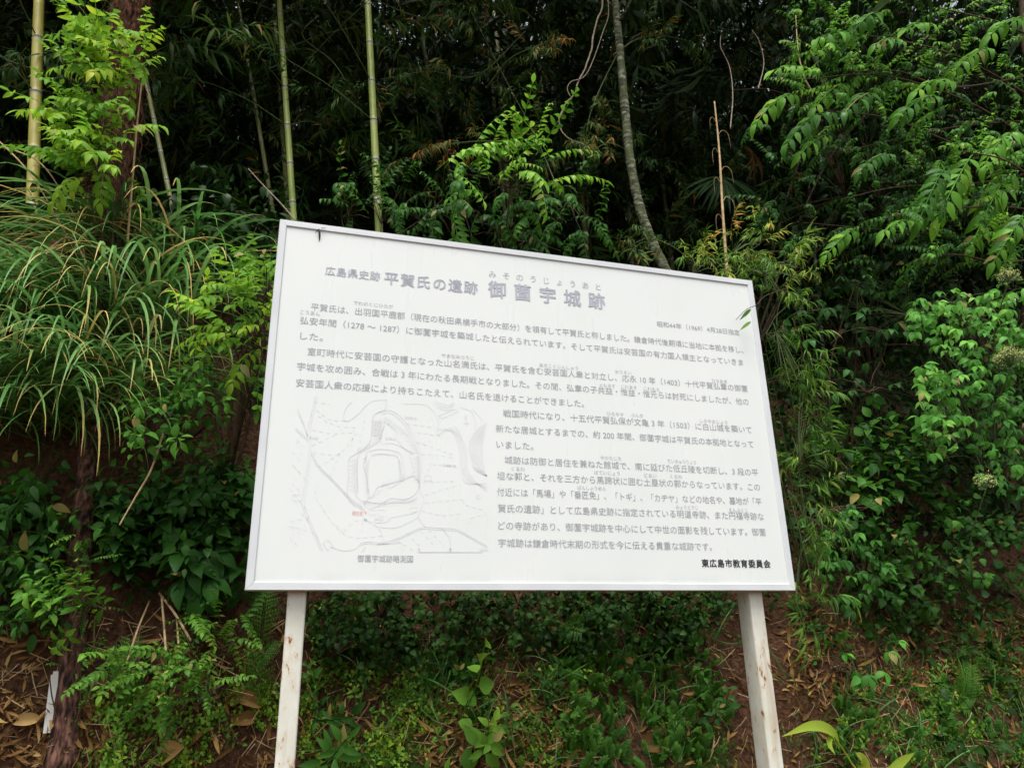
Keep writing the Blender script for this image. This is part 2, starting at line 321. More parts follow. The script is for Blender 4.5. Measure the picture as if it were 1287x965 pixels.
def post(x0, x1, y0, y1, bot, top, r=.006):  # rounded square tube
    pr = MB(); zs = np.concatenate([np.arange(bot, top, .04), [top]]); pts = []
    for cx, cy, a0 in ((x1-r, y1-r, 0), (x0+r, y1-r, 90), (x0+r, y0+r, 180), (x1-r, y0+r, 270)):
        for k in range(4):
            a = math.radians(a0 + k*30); pts.append((cx+r*math.cos(a), cy+r*math.sin(a)))
    n = len(pts); V = [(x, y, z) for z in zs for x, y in pts]
    tz = np.repeat([max(0, 1-(top-0.0-z)/.18) if z > top-.18-.2 else .25 for z in np.clip(zs+.2, None, top)], n)
    F = [(q*n+k, q*n+(k+1) % n, (q+1)*n+(k+1) % n, (q+1)*n+k) for q in range(len(zs)-1) for k in range(n)]
    pr.add(V, F, a=tz); return pr.build('post', M['post'], sign, smooth=True)
pl0, pl1 = at(361.5, 748, .038)[0], at(385.5, 748, .038)[0]
pr0, pr1 = at(942, 750, .038)[0], at(957.5, 750, .038)[0]
print('posts', pl0, pl1, pr0, pr1)
PWD = pl1 - pl0
post(pl0, pl1, .038, .038+PWD*1.5, -.3, ZB+BH-.05); post(pr0, pr0+PWD, .038, .038+PWD*1.5, -.3, ZB+BH-.05)

def text_obj(rows, name, mat, parent, depth=.0042):
    """rows: (text, x0, x1, z_mid, em height, bold, spaced) in metres on the sign's face"""
    mb = MB()
    for s, x0, x1, zc, em, bold, spaced in rows:
        items = [(s, x0, x1)]
        if spaced:
            cw = em*.94; st = (x1-x0-cw)/(len(s)-1); items = [(ch, x0+k*st, x0+k*st+cw) for k, ch in enumerate(s)]
        for q, a0, a1 in items:
            cu = bpy.data.curves.new('t', 'FONT'); cu.body = q; cu.size = 1.0; cu.resolution_u = 3; cu.fill_mode = 'FRONT'
            ob = bpy.data.objects.new('t', cu); me = bpy.data.meshes.new_from_object(ob)
            n = len(me.vertices); co = np.empty(n*3); me.vertices.foreach_get('co', co); co = co.reshape(-1, 3)
            me.calc_loop_triangles(); tr = np.empty(len(me.loop_triangles)*3, int); me.loop_triangles.foreach_get('vertices', tr)
            x = co[:, 0]
            if spaced: X = a0 + (x - 0.5*(x.min()+x.max()))*em + (a1-a0)/2
            else: X = a0 + (x-x.min())/(x.max()-x.min())*(a1-a0)
            k = 8 if bold else 1                # heavier strokes: the glyph printed several times, a hair apart
            for c in range(k):
                ox, oz = (bold*em*math.cos(c*math.pi/4), bold*em*math.sin(c*math.pi/4)) if bold else (0, 0)
                mb.add(np.stack([X+ox, np.full(n, depth-.00007*c), ZB + zc + (co[:, 1]-.36)*em + oz], -1), F3=tr.reshape(-1, 3))
            bpy.data.objects.remove(ob); bpy.data.meshes.remove(me); bpy.data.curves.remove(cu)
    return mb.build(name, mat, parent, smooth=False)
HD = [('広島県史跡', .156, .337, 1.022, .036, .010, 1), ('平賀氏の遺跡', .351, .675, 1.0195, .051, .018, 1), ('御薗宇城跡', .714, 1.156, 1.0235, .068, .021, 1)]
RB = [('みそのうじょうあと', .716, 1.148, 1.082, .030, .0, 1)]
BD = [('昭和44年（1969）4月28日指定', 1.362, 1.713, .958, .0245),
 ('平賀氏は、出羽国平鹿郡（現在の秋田県横手市の大部分）を領有して平賀氏と称しました。鎌倉時代後期頃に当地に本拠を移し、', .120, 1.718, .886, .0285),
 ('弘安年間（1278 ～ 1287）に御薗宇城を築城したと伝えられています。そして平賀氏は安芸国の有力国人領主となっていきま', .090, 1.711, .835, .0285),
 ('した。', .094, .164, .782, .0285),
 ('室町時代に安芸国の守護となった山名満氏は、平賀氏を含む安芸国人衆と対立し、応永 10 年（1403）十代平賀弘章の御薗', .120, 1.715, .7305, .0285),
 ('宇城を攻め囲み、合戦は 3 年にわたる長期戦となりました。その間、弘章の子共益・惟益・惟元らは討死にしましたが、他の', .092, 1.712, .678, .0285),
 ('安芸国人衆の応援により持ちこたえて、山名氏を退けることができました。', .093, 1.052, .6235, .0285),
 ('戦国時代になり、十五代平賀弘保が文亀 3 年（1503）に白山城を築いて', .761, 1.709, .570, .0285),
 ('新たな居城とするまでの、約 200 年間、御薗宇城は平賀氏の本拠地となって', .735, 1.709, .5155, .0285),
 ('いました。', .736, .863, .462, .0285),
 ('城跡は防御と居住を兼ねた館城で、南に延びた低丘陵を切断し、3 段の平', .763, 1.713, .411, .0285),
 ('坦な郭と、それを三方から馬蹄状に囲む土塁状の郭からなっています。この', .737, 1.713, .3575, .0285),
 ('付近には「馬場」や「番匠免」、「トギ」、「カヂヤ」などの地名や、墓地が「平', .736, 1.711, .305, .0285),
 ('賀氏の遺跡」として広島県史跡に指定されている明道寺跡、また円福寺跡な', .738, 1.713, .2525, .0285),
 ('どの寺跡があり、御薗宇城跡を中心にして中世の面影を残しています。御薗', .738, 1.712, .198, .0285),
 ('宇城跡は鎌倉時代末期の形式を今に伝える貴重な城跡です。', .738, 1.492, .144, .0285),
 ('御薗宇城跡略測図', .306, .471, .091, .023)]
RU = [('でわのくにひらが', .254, .384, .916), ('こうあん', .088, .150, .864), ('やまなみつうじ', .550, .661, .757), ('あきこくじんしゅう', .894, 1.037, .753),
 ('おうえい', 1.178, 1.242, .7535), ('ひろあき', 1.567, 1.630, .7515), ('ともます', 1.116, 1.175, .698), ('これます', 1.197, 1.259, .6985), ('これもと', 1.285, 1.348, .6985),
 ('ひろやす', 1.136, 1.2, .594), ('ぶんき', 1.227, 1.273, .5955), ('しろやまじょう', 1.499, 1.611, .592), ('やかたじろ', 1.102, 1.177, .4355), ('ていきゅうりょう', 1.354, 1.465, .436),
 ('くるわ', .786, .831, .383), ('ばていじょう', 1.076, 1.169, .3835), ('どるい', 1.26, 1.307, .382), ('くるわ', 1.359, 1.404, .3825), ('ばんしょうめん', 1.013, 1.115, .33),
 ('みょうどうじ', 1.37, 1.455, .2765), ('えんぷくじ', 1.575, 1.652, .2725)]
for row in HD: text_obj([row], 'heading_text', M['ink_head'], panel)
text_obj(RB, 'heading_reading', M['ink_ruby'], panel)
text_obj([(*q, 0, 0) for q in BD], 'body_text', M['ink_body'], panel)
for s, a, b_, z in RU: text_obj([(s, a, b_, z, .0165, .0, 0)], 'reading_mark', M['ink_ruby'], panel)
text_obj([('東広島市教育委員会', 1.447, 1.714, .0895, 0.0285, .02, 1)], 'credit_text', M['ink_black'], panel)

# the survey map: polylines in map units (1206 wide), straight onto the sign's face
def mapxy(X_, Y_):
    d = ray(340 + X_/4.02, 490 + Y_/4.02); P = CAM + d*((.0042-CAM[1])/d[1]); return P[0], P[2]
def strokes(mb, pts, wd=.00105, dash=None, curve=True):
    P = np.array([mapxy(*q) for q in (smooth_path(np.c_[np.array(pts, float), np.zeros(len(pts))], max(8, 5*len(pts)))[:, :2] if curve and len(pts) > 2 else pts)])
    if dash:
        s = np.concatenate([[0], np.cumsum(np.linalg.norm(np.diff(P, axis=0), axis=1))]); k = np.arange(0, s[-1], dash)
        for a in k[::2]:
            b_ = min(a+dash, s[-1]); q = np.array([[np.interp(v, s, P[:, c]) for c in (0, 1)] for v in (a, b_)]); _strip(mb, q, wd)
    else: _strip(mb, P, wd)
def _strip(mb, P, wd):
    T = np.gradient(P, axis=0); T = T/np.maximum(np.linalg.norm(T, axis=1, keepdims=True), 1e-9); Nn = np.c_[-T[:, 1], T[:, 0]]*wd/2
    A, B = P+Nn, P-Nn; k = len(P); y = np.full(k, .0042)
    V = np.vstack([np.c_[A[:, 0], y, A[:, 1]], np.c_[B[:, 0], y, B[:, 1]]])
    mb.add(V, [(q, q+1, k+q+1, k+q) for q in range(k-1)])
mp_ = MB(); S = lambda *pts, **k: strokes(mp_, pts, **k)
for dx in (0, 11):
    S((225+dx,30),(208+dx,110),(190+dx,190),(191+dx,245),(196+dx,300),(178+dx,430),(160+dx,560),(168+dx,605),(215+dx,720),(255+dx,812))
    S((135,90+dx*2),(165,160+dx),(187,232)); S((125,190+dx),(187,245+dx))
for d_ in (0, 6): S((205+d_,320-d_),(240+d_,390-d_),(300+d_,448-d_),(390+d_,543-d_),(445+d_,590-d_),(472+d_,615-d_), wd=.0014)
S((585,50),(520,55),(478,82),(445,120),(388,158),(370,140),(380,95),(410,60)); S((585,50),(580,95),(545,112),(518,140),(508,235),(490,282),(440,318),(396,350),(393,440),(390,540),(430,590), wd=.0014)
S((545,112),(600,103),(642,122),(690,172),(730,250),(757,312),(762,400),(755,500),(775,560),(747,640),(782,692)); S((560,122),(600,116),(632,132),(680,180),(718,255),(745,315),(750,400),(745,490))
S((572,155),(567,205),(550,255),(498,292),(441,340),(441,500),(430,530),(468,560),(500,540),(494,500))
S((490,310),(560,298),(640,312),(662,340),(677,420),(668,452),(610,470),(570,482),(540,492),(512,540),(490,530),(487,440),(470,380),(490,310), wd=.0014); S((510,332),(560,322),(635,335),(650,362),(656,455)); S((500,345),(492,400),(496,520))
S((580,160),(632,205),(642,252),(680,300),(720,320)); S((580,162),(556,262),(620,270),(720,315)); S((720,320),(705,330),(722,420),(700,440),(660,462),(600,495),(580,475),(560,490))
S((470,562),(560,572),(610,546),(680,552),(735,520),(752,470),(720,432), wd=.0014); S((500,600),(600,570),(700,565),(745,540))
for sq in ([(498,605),(530,605),(530,630),(498,630),(498,605)], [(546,605),(580,605),(582,636),(546,636),(546,605)], [(705,595),(738,590),(742,612),(710,618),(705,595)], [(778,435),(795,428),(812,438),(812,458),(778,458),(778,435)],
           [(265,775),(290,755),(318,790),(290,812),(265,775)], [(110,530),(155,527),(155,558),(112,560),(110,530)], [(850,130),(935,95),(948,108),(865,145),(850,130)], [(540,780),(665,770),(668,818)], [(1038,535),(1058,530),(1060,546),(1040,550),(1038,535)]): S(*sq, curve=False)
S((520,660),(540,670),(600,660),(604,645),(735,620)); S((550,692),(622,696),(690,672),(748,640)); S((475,650),(540,690),(566,740),(565,768))
for d_ in (0, 9): S((455,775+d_),(490,765+d_),(560,770+d_),(620,755+d_),(700,720+d_),(770,692+d_),(850,697+d_),(940,703+d_),(1000,733+d_),(1095,788+d_))
S((455,775),(430,800),(370,812),(300,790)); S((480,790),(462,818)); S((870,705),(905,750),(910,815))
for k in range(8):                            # hillside contours, nested
    f_ = k*13.0
    S((1092-k*2,168+f_*.9),(1040+f_*.35,205+f_*.55),(1002+f_*.75,280+f_*.2),(1018+f_*.6,350),(1030+f_*.55,400),(1092,435-f_*.05))
for k in range(4): S((850+k*26,200-k*6),(920+k*12,215+k*2),(955+k*11,300),(965+k*10,400),(990+k*10,470-k*8),(1092,500+k*14-30))
for k in range(3): S((830+k*12,60),(850+k*10,90-k*8),(905,100-k*12),(930-k*8,62))
S((665,70),(780,75),(830,120),(850,165),(840,225),(880,205)); S((1020,95),(1060,140),(1075,160)); S((960,88),(1015,110),(1035,160),(1030,200))
for q in ([(690,170),(830,190)],[(740,215),(860,232)],[(740,262),(920,325)],[(762,325),(820,325),(915,340)],[(820,330),(800,400),(780,420)],[(820,375),(940,385)],[(770,465),(935,460)],[(782,530),(930,485),(945,490)],[(780,570),(970,552)],[(970,552),(985,580),(1090,620),(1088,730)],
          [(945,640),(945,700)],[(765,610),(860,632),(960,625)],[(800,262),(812,222)],[(215,320),(350,318),(440,210)],[(350,318),(300,440)],[(240,390),(350,320)],[(210,200),(300,218),(430,215)],[(210,280),(330,225)],[(475,150),(440,320)],[(420,200),(405,300)],
          [(100,665),(210,640)],[(90,685),(200,715),(240,745)],[(105,690),(135,805)],[(235,470),(230,540),(330,690),(400,740),(480,745),(560,735)],[(370,715),(420,665),(470,655)],[(465,660),(460,735)],[(330,680),(365,715)],[(115,380),(160,430)],[(105,470),(150,510)],[(130,250),(160,330)],
          [(640,760),(740,820)],[(760,712),(830,790)],[(800,705),(880,790)],[(690,720),(765,800)],[(990,715),(1010,650),(1085,630)],[(230,100),(300,150),(385,155)],[(220,60),(300,72)],[(240,130),(330,180),(440,190)]):
    S(*q, dash=.011, wd=.0010)
def hach(A, B, n, ln, side):                   # short slope ticks along A..B
    A = np.array(A, float); B = np.array(B, float); d = B-A; d /= np.linalg.norm(d); nn = np.array([-d[1], d[0]])*side
    for k in range(n):
        q = A+(B-A)*((k+.5)/n); l_ = ln*(1 if k % 2 else .55); strokes(mp_, [tuple(q), tuple(q+nn*l_)], wd=.0009)
hach((441,345),(441,520),17,44,1); hach((512,150),(508,235),9,50,-1); hach((565,150),(560,250),14,40,1); hach((440,322),(545,262),14,26,-1); hach((580,130),(690,210),13,36,1); hach((690,215),(750,320),11,24,1)
hach((488,330),(495,520),18,20,1); hach((505,318),(640,318),16,14,1); hach((655,350),(672,445),10,20,1); hach((752,330),(758,470),13,34,1); hach((470,565),(735,545),34,32,1); hach((560,488),(720,440),16,24,-1); hach((445,560),(505,560),7,32,1); hach((510,545),(560,492),6,18,1)
S((750,818),(1066,818), wd=.0022); S((750,796),(750,820)); S((908,806),(908,820)); S((1066,806),(1066,820)); S((989,128),(989,185)); S((972,168),(1006,168)); S((989,128),(980,146))
pr_ = np.random.default_rng(3)
for k in range(150):                           # field symbols
    q = (100+pr_.random()*960, 60+pr_.random()*720)
    if not (400 < q[0] < 760 and 80 < q[1] < 640): strokes(mp_, [q, (q[0]+4, q[1]+1)], wd=.0011)
for k in range(9):
    q = (95+pr_.random()*70, 250+k*62); strokes(mp_, [q, (q[0]+38, q[1]+42)], wd=.0009, dash=.011)
smap = mp_.build('site_map', M['ink_map'], panel, smooth=False)
for s, x0, x1, y in (('233.2', 680, 738, 138), ('248.2', 872, 935, 379), ('270.0', 580, 632, 243), ('240.0', 196, 240, 240), ('242.2', 525, 570, 649), ('0', 748, 754, 804), ('50', 900, 916, 804), ('100m', 1055, 1098, 804)):
    text_obj([(s, *[mapxy(x, y)[0] for x in (x0, x1)], mapxy(x0, y)[1]-ZB, .0125, 0, 0)], 'map_figure', M['ink_map'], panel)
rm = MB(); cxr, czr = mapxy(480, 618); th = np.arange(10)*2*np.pi/10
rm.add(np.c_[cxr+.0032*np.cos(th), np.full(10, .0041), czr+.0032*np.sin(th)], F3=[(0, k, k+1) for k in range(1, 9)])
mk = rm.build('location_mark', M['ink_red'], panel, smooth=False)
text_obj([('現在地', mapxy(412, 622)[0], mapxy(466, 622)[0], mapxy(412, 622)[1]-ZB, .015, 0, 0)], 'location_text', M['ink_red'], mk)
tm = MB(); S_ = lambda *pts: strokes(tm, pts, wd=.0016, curve=False)
S_((474,645),(474,662)); S_((474,650),(486,662)); S_((484,648),(486,660)); tm.build('map_symbol', M['ink_teal'], panel, smooth=False)
# ------------------------------------------------------------------ leaf and frond templates: (verts, quads, tint offsets)
def leaf_t(wd=.4, seg=4, fold=.25, droop=.25, wide=.4, tip=1.0):
    """leaf of length 1 along x; wd full width; widest at 'wide'; fold = V across the midrib; droop = bend"""
    s = np.linspace(0, 1, seg+1); e = math.log(.5)/math.log(wide)
    h = wd/2*np.sin(np.pi*np.clip(s, .004, .996)**e)**tip
    a = droop*2*s; x = np.concatenate([[0], np.cumsum(np.cos((a[1:]+a[:-1])/2))])/seg; z = -np.concatenate([[0], np.cumsum(np.sin((a[1:]+a[:-1])/2))])/seg
    V = []
    for k in range(seg+1):
        V += [(x[k], h[k], z[k]+fold*h[k]), (x[k], 0, z[k]), (x[k], -h[k], z[k]+fold*h[k])]
    F = []
    for k in range(seg):
        b = 3*k; F += [(b+1, b+4, b+3, b), (b+2, b+5, b+4, b+1)]
    return np.array(V), np.array(F), np.zeros(len(V))
def join(parts):                             # [(T, M(3,3), p, tint)]
    Vs, Fs, As, n = [], [], [], 0
    for (V, F, A), Mx, p, a in parts:
        Vs.append(V @ np.asarray(Mx).T + p); Fs.append(F+n); As.append(A+a); n += len(V)
    return np.vstack(Vs), np.vstack(Fs), np.concatenate(As)
def ribbon(P, wd):                           # two crossed strips standing in for a thin stalk's round section
    P = np.asarray(P); k = len(P); T = nrm(np.gradient(P, axis=0)); a = nrm(np.cross(T, np.array([.2, .3, 1.]))); b = np.cross(T, a)
    V, F = [], []
    th = np.arange(3)*2*np.pi/3
    V = (P[:, None]+wd/2*(a[:, None]*np.cos(th)[None, :, None]+b[:, None]*np.sin(th)[None, :, None])).reshape(-1, 3)
    for i in range(k-1):
        for j in range(3): F.append((i*3+j, i*3+(j+1) % 3, i*3+3+(j+1) % 3, i*3+3+j))
    return V, np.array(F), np.zeros(len(V))
def arc(droop, n, start=0.0):                # points of a unit stalk that starts at angle 'start' and bends down
    a = start - droop*np.linspace(0, 1, n); c = np.cos((a[1:]+a[:-1])/2); s = np.sin((a[1:]+a[:-1])/2)
    return np.stack([np.concatenate([[0], np.cumsum(c)])/(n-1), np.zeros(n), np.concatenate([[0], np.cumsum(s)])/(n-1)], -1)
def pinnate(seed, pairs=6, ll=.26, lw=.36, droop=.7, hang=.45, start=.25, s0=.22, seg=4, ang=62, terminal=True, stalk=.011, jit=.12, taper=.35, fold=.3, ldroop=.35):
    r = np.random.default_rng(seed); P = arc(droop, 9, start); T = nrm(np.gradient(P, axis=0)); parts = [(ribbon(P, stalk), np.eye(3), np.zeros(3), 0)]
    L_ = [leaf_t(lw, seg, fold*f, ldroop*f) for f in (.6, 1.0, 1.4)]
    def put(s, side, l):
        p = np.array([np.interp(s, np.linspace(0, 1, 9), P[:, c]) for c in range(3)]); t = nrm(np.array([np.interp(s, np.linspace(0, 1, 9), T[:, c]) for c in range(3)]))
        a = math.radians(ang + r.normal()*7 - 14*s)*side
        y = np.array([0, 1.0, 0]); d = t*math.cos(a)+y*math.sin(a); d = nrm(d + np.array([0, 0, -hang*(1+r.normal()*.4)])*abs(side) + r.normal(size=3)*jit)
        n = np.cross(t, y); n = n if n[2] > 0 else -n
        Mx = frames(d[None], nrm(n+r.normal(size=3)*.15)[None])[0]*l
        parts.append((L_[r.integers(3)], Mx, p, r.normal()*.09))
    for k in range(pairs):
        s = s0+(.96-s0)*k/max(pairs-1, 1)*.97; l = ll*(1-taper*abs((k/(pairs-1 or 1))-.45)*1.6)*(1+r.normal()*.1)
        put(s+r.normal()*.006, 1, l); put(s+r.normal()*.006, -1, l)
    if terminal: put(1.0, 0, ll*.95)
    return join(parts)
def bamboo_spray(seed, n=9, sub=3, ll=.3, lw=.13, seg=3):
    """side branch of length 1 with drooping blades in fans"""
    r = np.random.default_rng(seed); parts = []; P = arc(.5, 7, .2); parts.append((ribbon(P, .008), np.eye(3), np.zeros(3), 0))
    L_ = [leaf_t(lw*f, seg, .15, .3+.25*f, wide=.3) for f in (.8, 1, 1.2)]
    for k in range(n):
        s = .25+.75*k/(n-1); p = np.array([np.interp(s, np.linspace(0, 1, 7), P[:, c]) for c in range(3)])
        side = 1 if k % 2 else -1; tw = nrm(np.array([.8, .8*side*(1-s*.5), -.1+r.normal()*.2])); q = p+tw*.16*(1.1-s)
        parts.append((ribbon(np.array([p, q]), .005), np.eye(3), np.zeros(3), 0))
        for j in range(sub):
            d = nrm(tw + r.normal(size=3)*.55 + np.array([.1, 0, -.45])); l = ll*(1+r.normal()*.22)
            parts.append((L_[r.integers(3)], frames(d[None], nrm(np.array([0, 0, 1.])+r.normal(size=3)*.3)[None])[0]*l, q-(q-p)*.25*j, r.normal()*.16))
    return join(parts)
def trefoil(seed, ll=.5, lw=.52, seg=6):
    r = np.random.default_rng(seed); P = arc(.6, 5, .3)*.55; parts = [(ribbon(P, .018), np.eye(3), np.zeros(3), 0)]; T = nrm(P[-1]-P[-2])
    for a in (-68, 0, 68):
        a = math.radians(a+r.normal()*8); d = nrm(T*math.cos(a)+np.array([0, math.sin(a), 0])+np.array([0, 0, -.45])+r.normal(size=3)*.1)
        parts.append((leaf_t(lw, seg, .35, .45, wide=.4, tip=1.0), frames(d[None], np.array([[.25, 0, 1.]]))[0]*ll*(1 if a else 1.15), P[-1], r.normal()*.05))
    return join(parts)
def leafy_stem(seed, n=9, ll=.3, lw=.5, droop=.5, start=1.0, seg=6, opp=False, hang=.25, tipup=0.0, wide=.4, s0=.15):
    """stem of length 1 (bending from 'start' rad) with simple leaves along it"""
    r = np.random.default_rng(seed); P = arc(droop, 9, start); T = nrm(np.gradient(P, axis=0)); parts = [(ribbon(P, .014), np.eye(3), np.zeros(3), -.1)]
    L_ = [leaf_t(lw*f, seg, .3*f, .4*f, wide=wide) for f in (.85, 1, 1.15)]; az = 0
    for k in range(n):
        s = s0+(1-s0)*k/(n-1); p = np.array([np.interp(s, np.linspace(0, 1, 9), P[:, c]) for c in range(3)]); t = nrm(np.array([np.interp(s, np.linspace(0, 1, 9), T[:, c]) for c in range(3)]))
        for az_ in ((az, az+math.pi) if opp else (az,)):
            a_ = nrm(np.cross(t, [.1, .9, .2])); b_ = np.cross(t, a_); o_ = a_*math.cos(az_)+b_*math.sin(az_)
            d = nrm(o_+t*(.35+.5*s)+np.array([0, 0, -hang])+r.normal(size=3)*.12); l = ll*(1-.45*s)*(1+r.normal()*.12)
            up = nrm(np.array([0, -.15, 1.])+r.normal(size=3)*.2); pk = p+d*l*.22
            parts.append((L_[r.integers(3)], frames(d[None], up[None])[0]*l, pk, .12*s+r.normal()*.05)); parts.append((ribbon(np.array([p, pk]), .006), np.eye(3), np.zeros(3), -.1))
        az += 2.4 if not opp else 1.57
    return join(parts)
def fern_t(seed, pairs=15):                  # bipinnate frond: each pinna a row of small lobes
    r = np.random.default_rng(seed); P = arc(.9, 9, .55); T = nrm(np.gradient(P, axis=0)); parts = [(ribbon(P, .012), np.eye(3), np.zeros(3), -.05)]
    for k in range(pairs):
        s = .16+.82*k/(pairs-1); p = np.array([np.interp(s, np.linspace(0, 1, 9), P[:, c]) for c in range(3)]); t = nrm(np.array([np.interp(s, np.linspace(0, 1, 9), T[:, c]) for c in range(3)]))
        pl = .27*math.sin(math.pi*min(1, (.12+.88*(1-s))*.98))**.8*(1+r.normal()*.05)+.03
        for side in (1, -1):
            y = np.array([0, side, 0.]); d = nrm(y*.92+t*.4+np.array([0, 0, -.18])+r.normal(size=3)*.05); n = nrm(np.cross(t, y)*side); n = n if n[2] > 0 else -n
            m_ = 6
            for q in range(m_):
                f = (q+.6)/m_; pp = p+d*pl*f
                for sd in (1, -1):
                    dd = nrm(t*sd*.8+d*.65); parts.append((leaf_t(.5, 2, .1, .2), frames(dd[None], n[None])[0]*pl*.26*(1.05-f*.7), pp, r.normal()*.04))
            parts.append((ribbon(np.array([p, p+d*pl]), .006), np.eye(3), np.zeros(3), -.05))
    return join(parts)
def mugwort_t(seed):                         # deeply cut soft leaf: stalk with lobed segments
    r = np.random.default_rng(seed); P = arc(.6, 6, .4); parts = [(ribbon(P, .03), np.eye(3), np.zeros(3), 0)]
    for k, s in enumerate((.35, .55, .75, .92, 1.0)):
        p = np.array([np.interp(s, np.linspace(0, 1, 6), P[:, c]) for c in range(3)])
        for side in ((1, -1) if s < 1 else (0,)):
            for da in (-28, 10, 45):
                a = math.radians(52*side*(1.25-.4*s)+da*(.8 if side >= 0 else -.8)); d = nrm(np.array([math.cos(a), math.sin(a), -.15])+r.normal(size=3)*.08)
                parts.append((leaf_t(.5, 3, .2, .3, wide=.5), frames(d[None], Z[None])[0]*(.36-.1*abs(da)/45), p, r.normal()*.05))
    return join(parts)
def clover_t(seed):
    r = np.random.default_rng(seed); P = arc(.3, 4, 1.2)*.9; parts = [(ribbon(P, .035), np.eye(3), np.zeros(3), -.1)]
    a0 = r.random()*6
    for k in range(3):
        a = a0+k*2.09; d = np.array([math.cos(a), math.sin(a), -.12+r.normal()*.12]); parts.append((leaf_t(.85, 3, .15, .2, wide=.62), frames(nrm(d)[None], Z[None])[0]*.42, P[-1], r.normal()*.05))
    return join(parts)
def round_t(seed):
    r = np.random.default_rng(seed); P = arc(.3, 4, 1.1)*.8; d = nrm(np.array([1, r.normal()*.3, -.3]))
    return join([(ribbon(P, .03), np.eye(3), np.zeros(3), -.1), (leaf_t(.95, 4, .12, .25, wide=.42, tip=.75), frames(d[None], Z[None])[0]*.75, P[-1]-d*.2, 0)])
def blade_t(bend, seg=10, wd=.019, start=.95):
    P = arc(bend, seg+1, start); s = np.linspace(0, 1, seg+1); h = wd/2*np.minimum(1, (1.02-s)*2.2)*np.minimum(1, .45+s*3)
    V = []; F = []
    for k in range(seg+1): V += [(P[k, 0], h[k], P[k, 2]+h[k]*.35), (P[k, 0], 0, P[k, 2]), (P[k, 0], -h[k], P[k, 2]+h[k]*.35)]
    for k in range(seg): b = 3*k; F += [(b+1, b+4, b+3, b), (b+2, b+5, b+4, b+1)]
    return np.array(V), np.array(F), np.concatenate([[t_]*3 for t_ in (s**5)*.34])
T = {}
T['sumac'] = [pinnate(k, pairs=6+k % 4, ll=.185, lw=.36, droop=.55+.15*(k % 4), hang=.28, start=.3, fold=.3, ldroop=.5) for k in range(8)]
T['wisteria'] = [pinnate(20+k, pairs=4+k % 3, ll=.30, lw=.42, droop=.6+.2*(k % 3), hang=.3, start=.35, fold=.3) for k in range(6)]
T['smallpinn'] = [pinnate(40+k, pairs=7+k % 3, ll=.17, lw=.5, droop=.5, hang=.1, start=.25, ang=75) for k in range(4)]
T['trefoil'] = [trefoil(60+k) for k in range(6)]
T['spray'] = [bamboo_spray(80+k) for k in range(7)]
T['spray_far'] = [bamboo_spray(90+k, n=8, sub=3, seg=2, ll=.34, lw=.15) for k in range(6)]
T['sasa'] = [bamboo_spray(100+k, n=6, sub=3, ll=.42, lw=.10, seg=4) for k in range(8)]
T['broad'] = [leafy_stem(120+k, n=7, ll=.36, lw=.5, droop=1.0, start=.7) for k in range(6)]
T['weed'] = [leafy_stem(140+k, n=9, ll=.28, lw=.42, droop=.4, start=1.35, hang=.15) for k in range(6)]
T['tallweed'] = [leafy_stem(150+k, n=15, ll=.17, lw=.36, droop=.15, start=1.52, hang=.1, s0=.08) for k in range(3)]
T['heart'] = [leafy_stem(160+k, n=7, ll=.26, lw=.85, droop=1.0, start=1.1, wide=.3) for k in range(4)]
T['nettle'] = [leafy_stem(170+k, n=5, ll=.45, lw=.5, droop=.3, start=1.35, opp=True, hang=.25) for k in range(4)]
T['fern'] = [fern_t(180+k, 13+k) for k in range(3)]
T['mug'] = [mugwort_t(190+k) for k in range(4)]
T['clover'] = [clover_t(200+k) for k in range(4)]
T['round'] = [round_t(210+k) for k in range(4)]
T['blade'] = [blade_t(b_, start=s_) for b_, s_ in ((1.2, .55), (1.6, .7), (1.9, .85), (2.2, .9), (2.0, .5))]
T['litter'] = [leaf_t(.16, 3, .5, .6*q, wide=.4) for q in (-1, .4, 1.2)] + [leaf_t(.2, 4, .6, 1.0, wide=.45)]
T['leaf'] = [leaf_t(.45, 2, .3, .4), leaf_t(.5, 2, .3, .7), leaf_t(.4, 2, .2, .2)]

def scatter(mb, key, P, D, U, L, a):         # templates along directions D with length L
    k = len(P)
    if not k: return
    Mx = frames(D, U)*np.broadcast_to(np.asarray(L, float), (k,))[:, None, None]; pick = rng.integers(len(T[key]), size=k); a = np.broadcast_to(np.asarray(a, float), (k,))
    for q in range(len(T[key])):
        s = pick == q; mb.inst(T[key][q], Mx[s], P[s], a[s])
def in_poly(n, poly):                        # random photo-plane points in a polygon
    poly = np.array(poly, float); lo, hi = poly.min(0), poly.max(0); out = []
    while len(out) < n:
        q = lo+rng.random(2)*(hi-lo); c = False; j = len(poly)-1
        for i in range(len(poly)):
            if (poly[i, 1] > q[1]) != (poly[j, 1] > q[1]) and q[0] < (poly[j, 0]-poly[i, 0])*(q[1]-poly[i, 1])/(poly[j, 1]-poly[i, 1])+poly[i, 0]: c = not c
            j = i
        if c: out.append(q)
    return np.array(out)
def dirs(n, mean, spread): return nrm(np.asarray(mean, float)+rng.normal(size=(n, 3))*spread)
def ups(n, spread=.35, lean=-.3): return nrm(np.array([0, lean, 1.])+rng.normal(size=(n, 3))*spread)
def root_of(px, py, Y=None):                 # a spot on the bank
    if Y is None: return hit(px, py)
    p = at(px, py, Y); p[2] = height(p[0], p[1]); return p
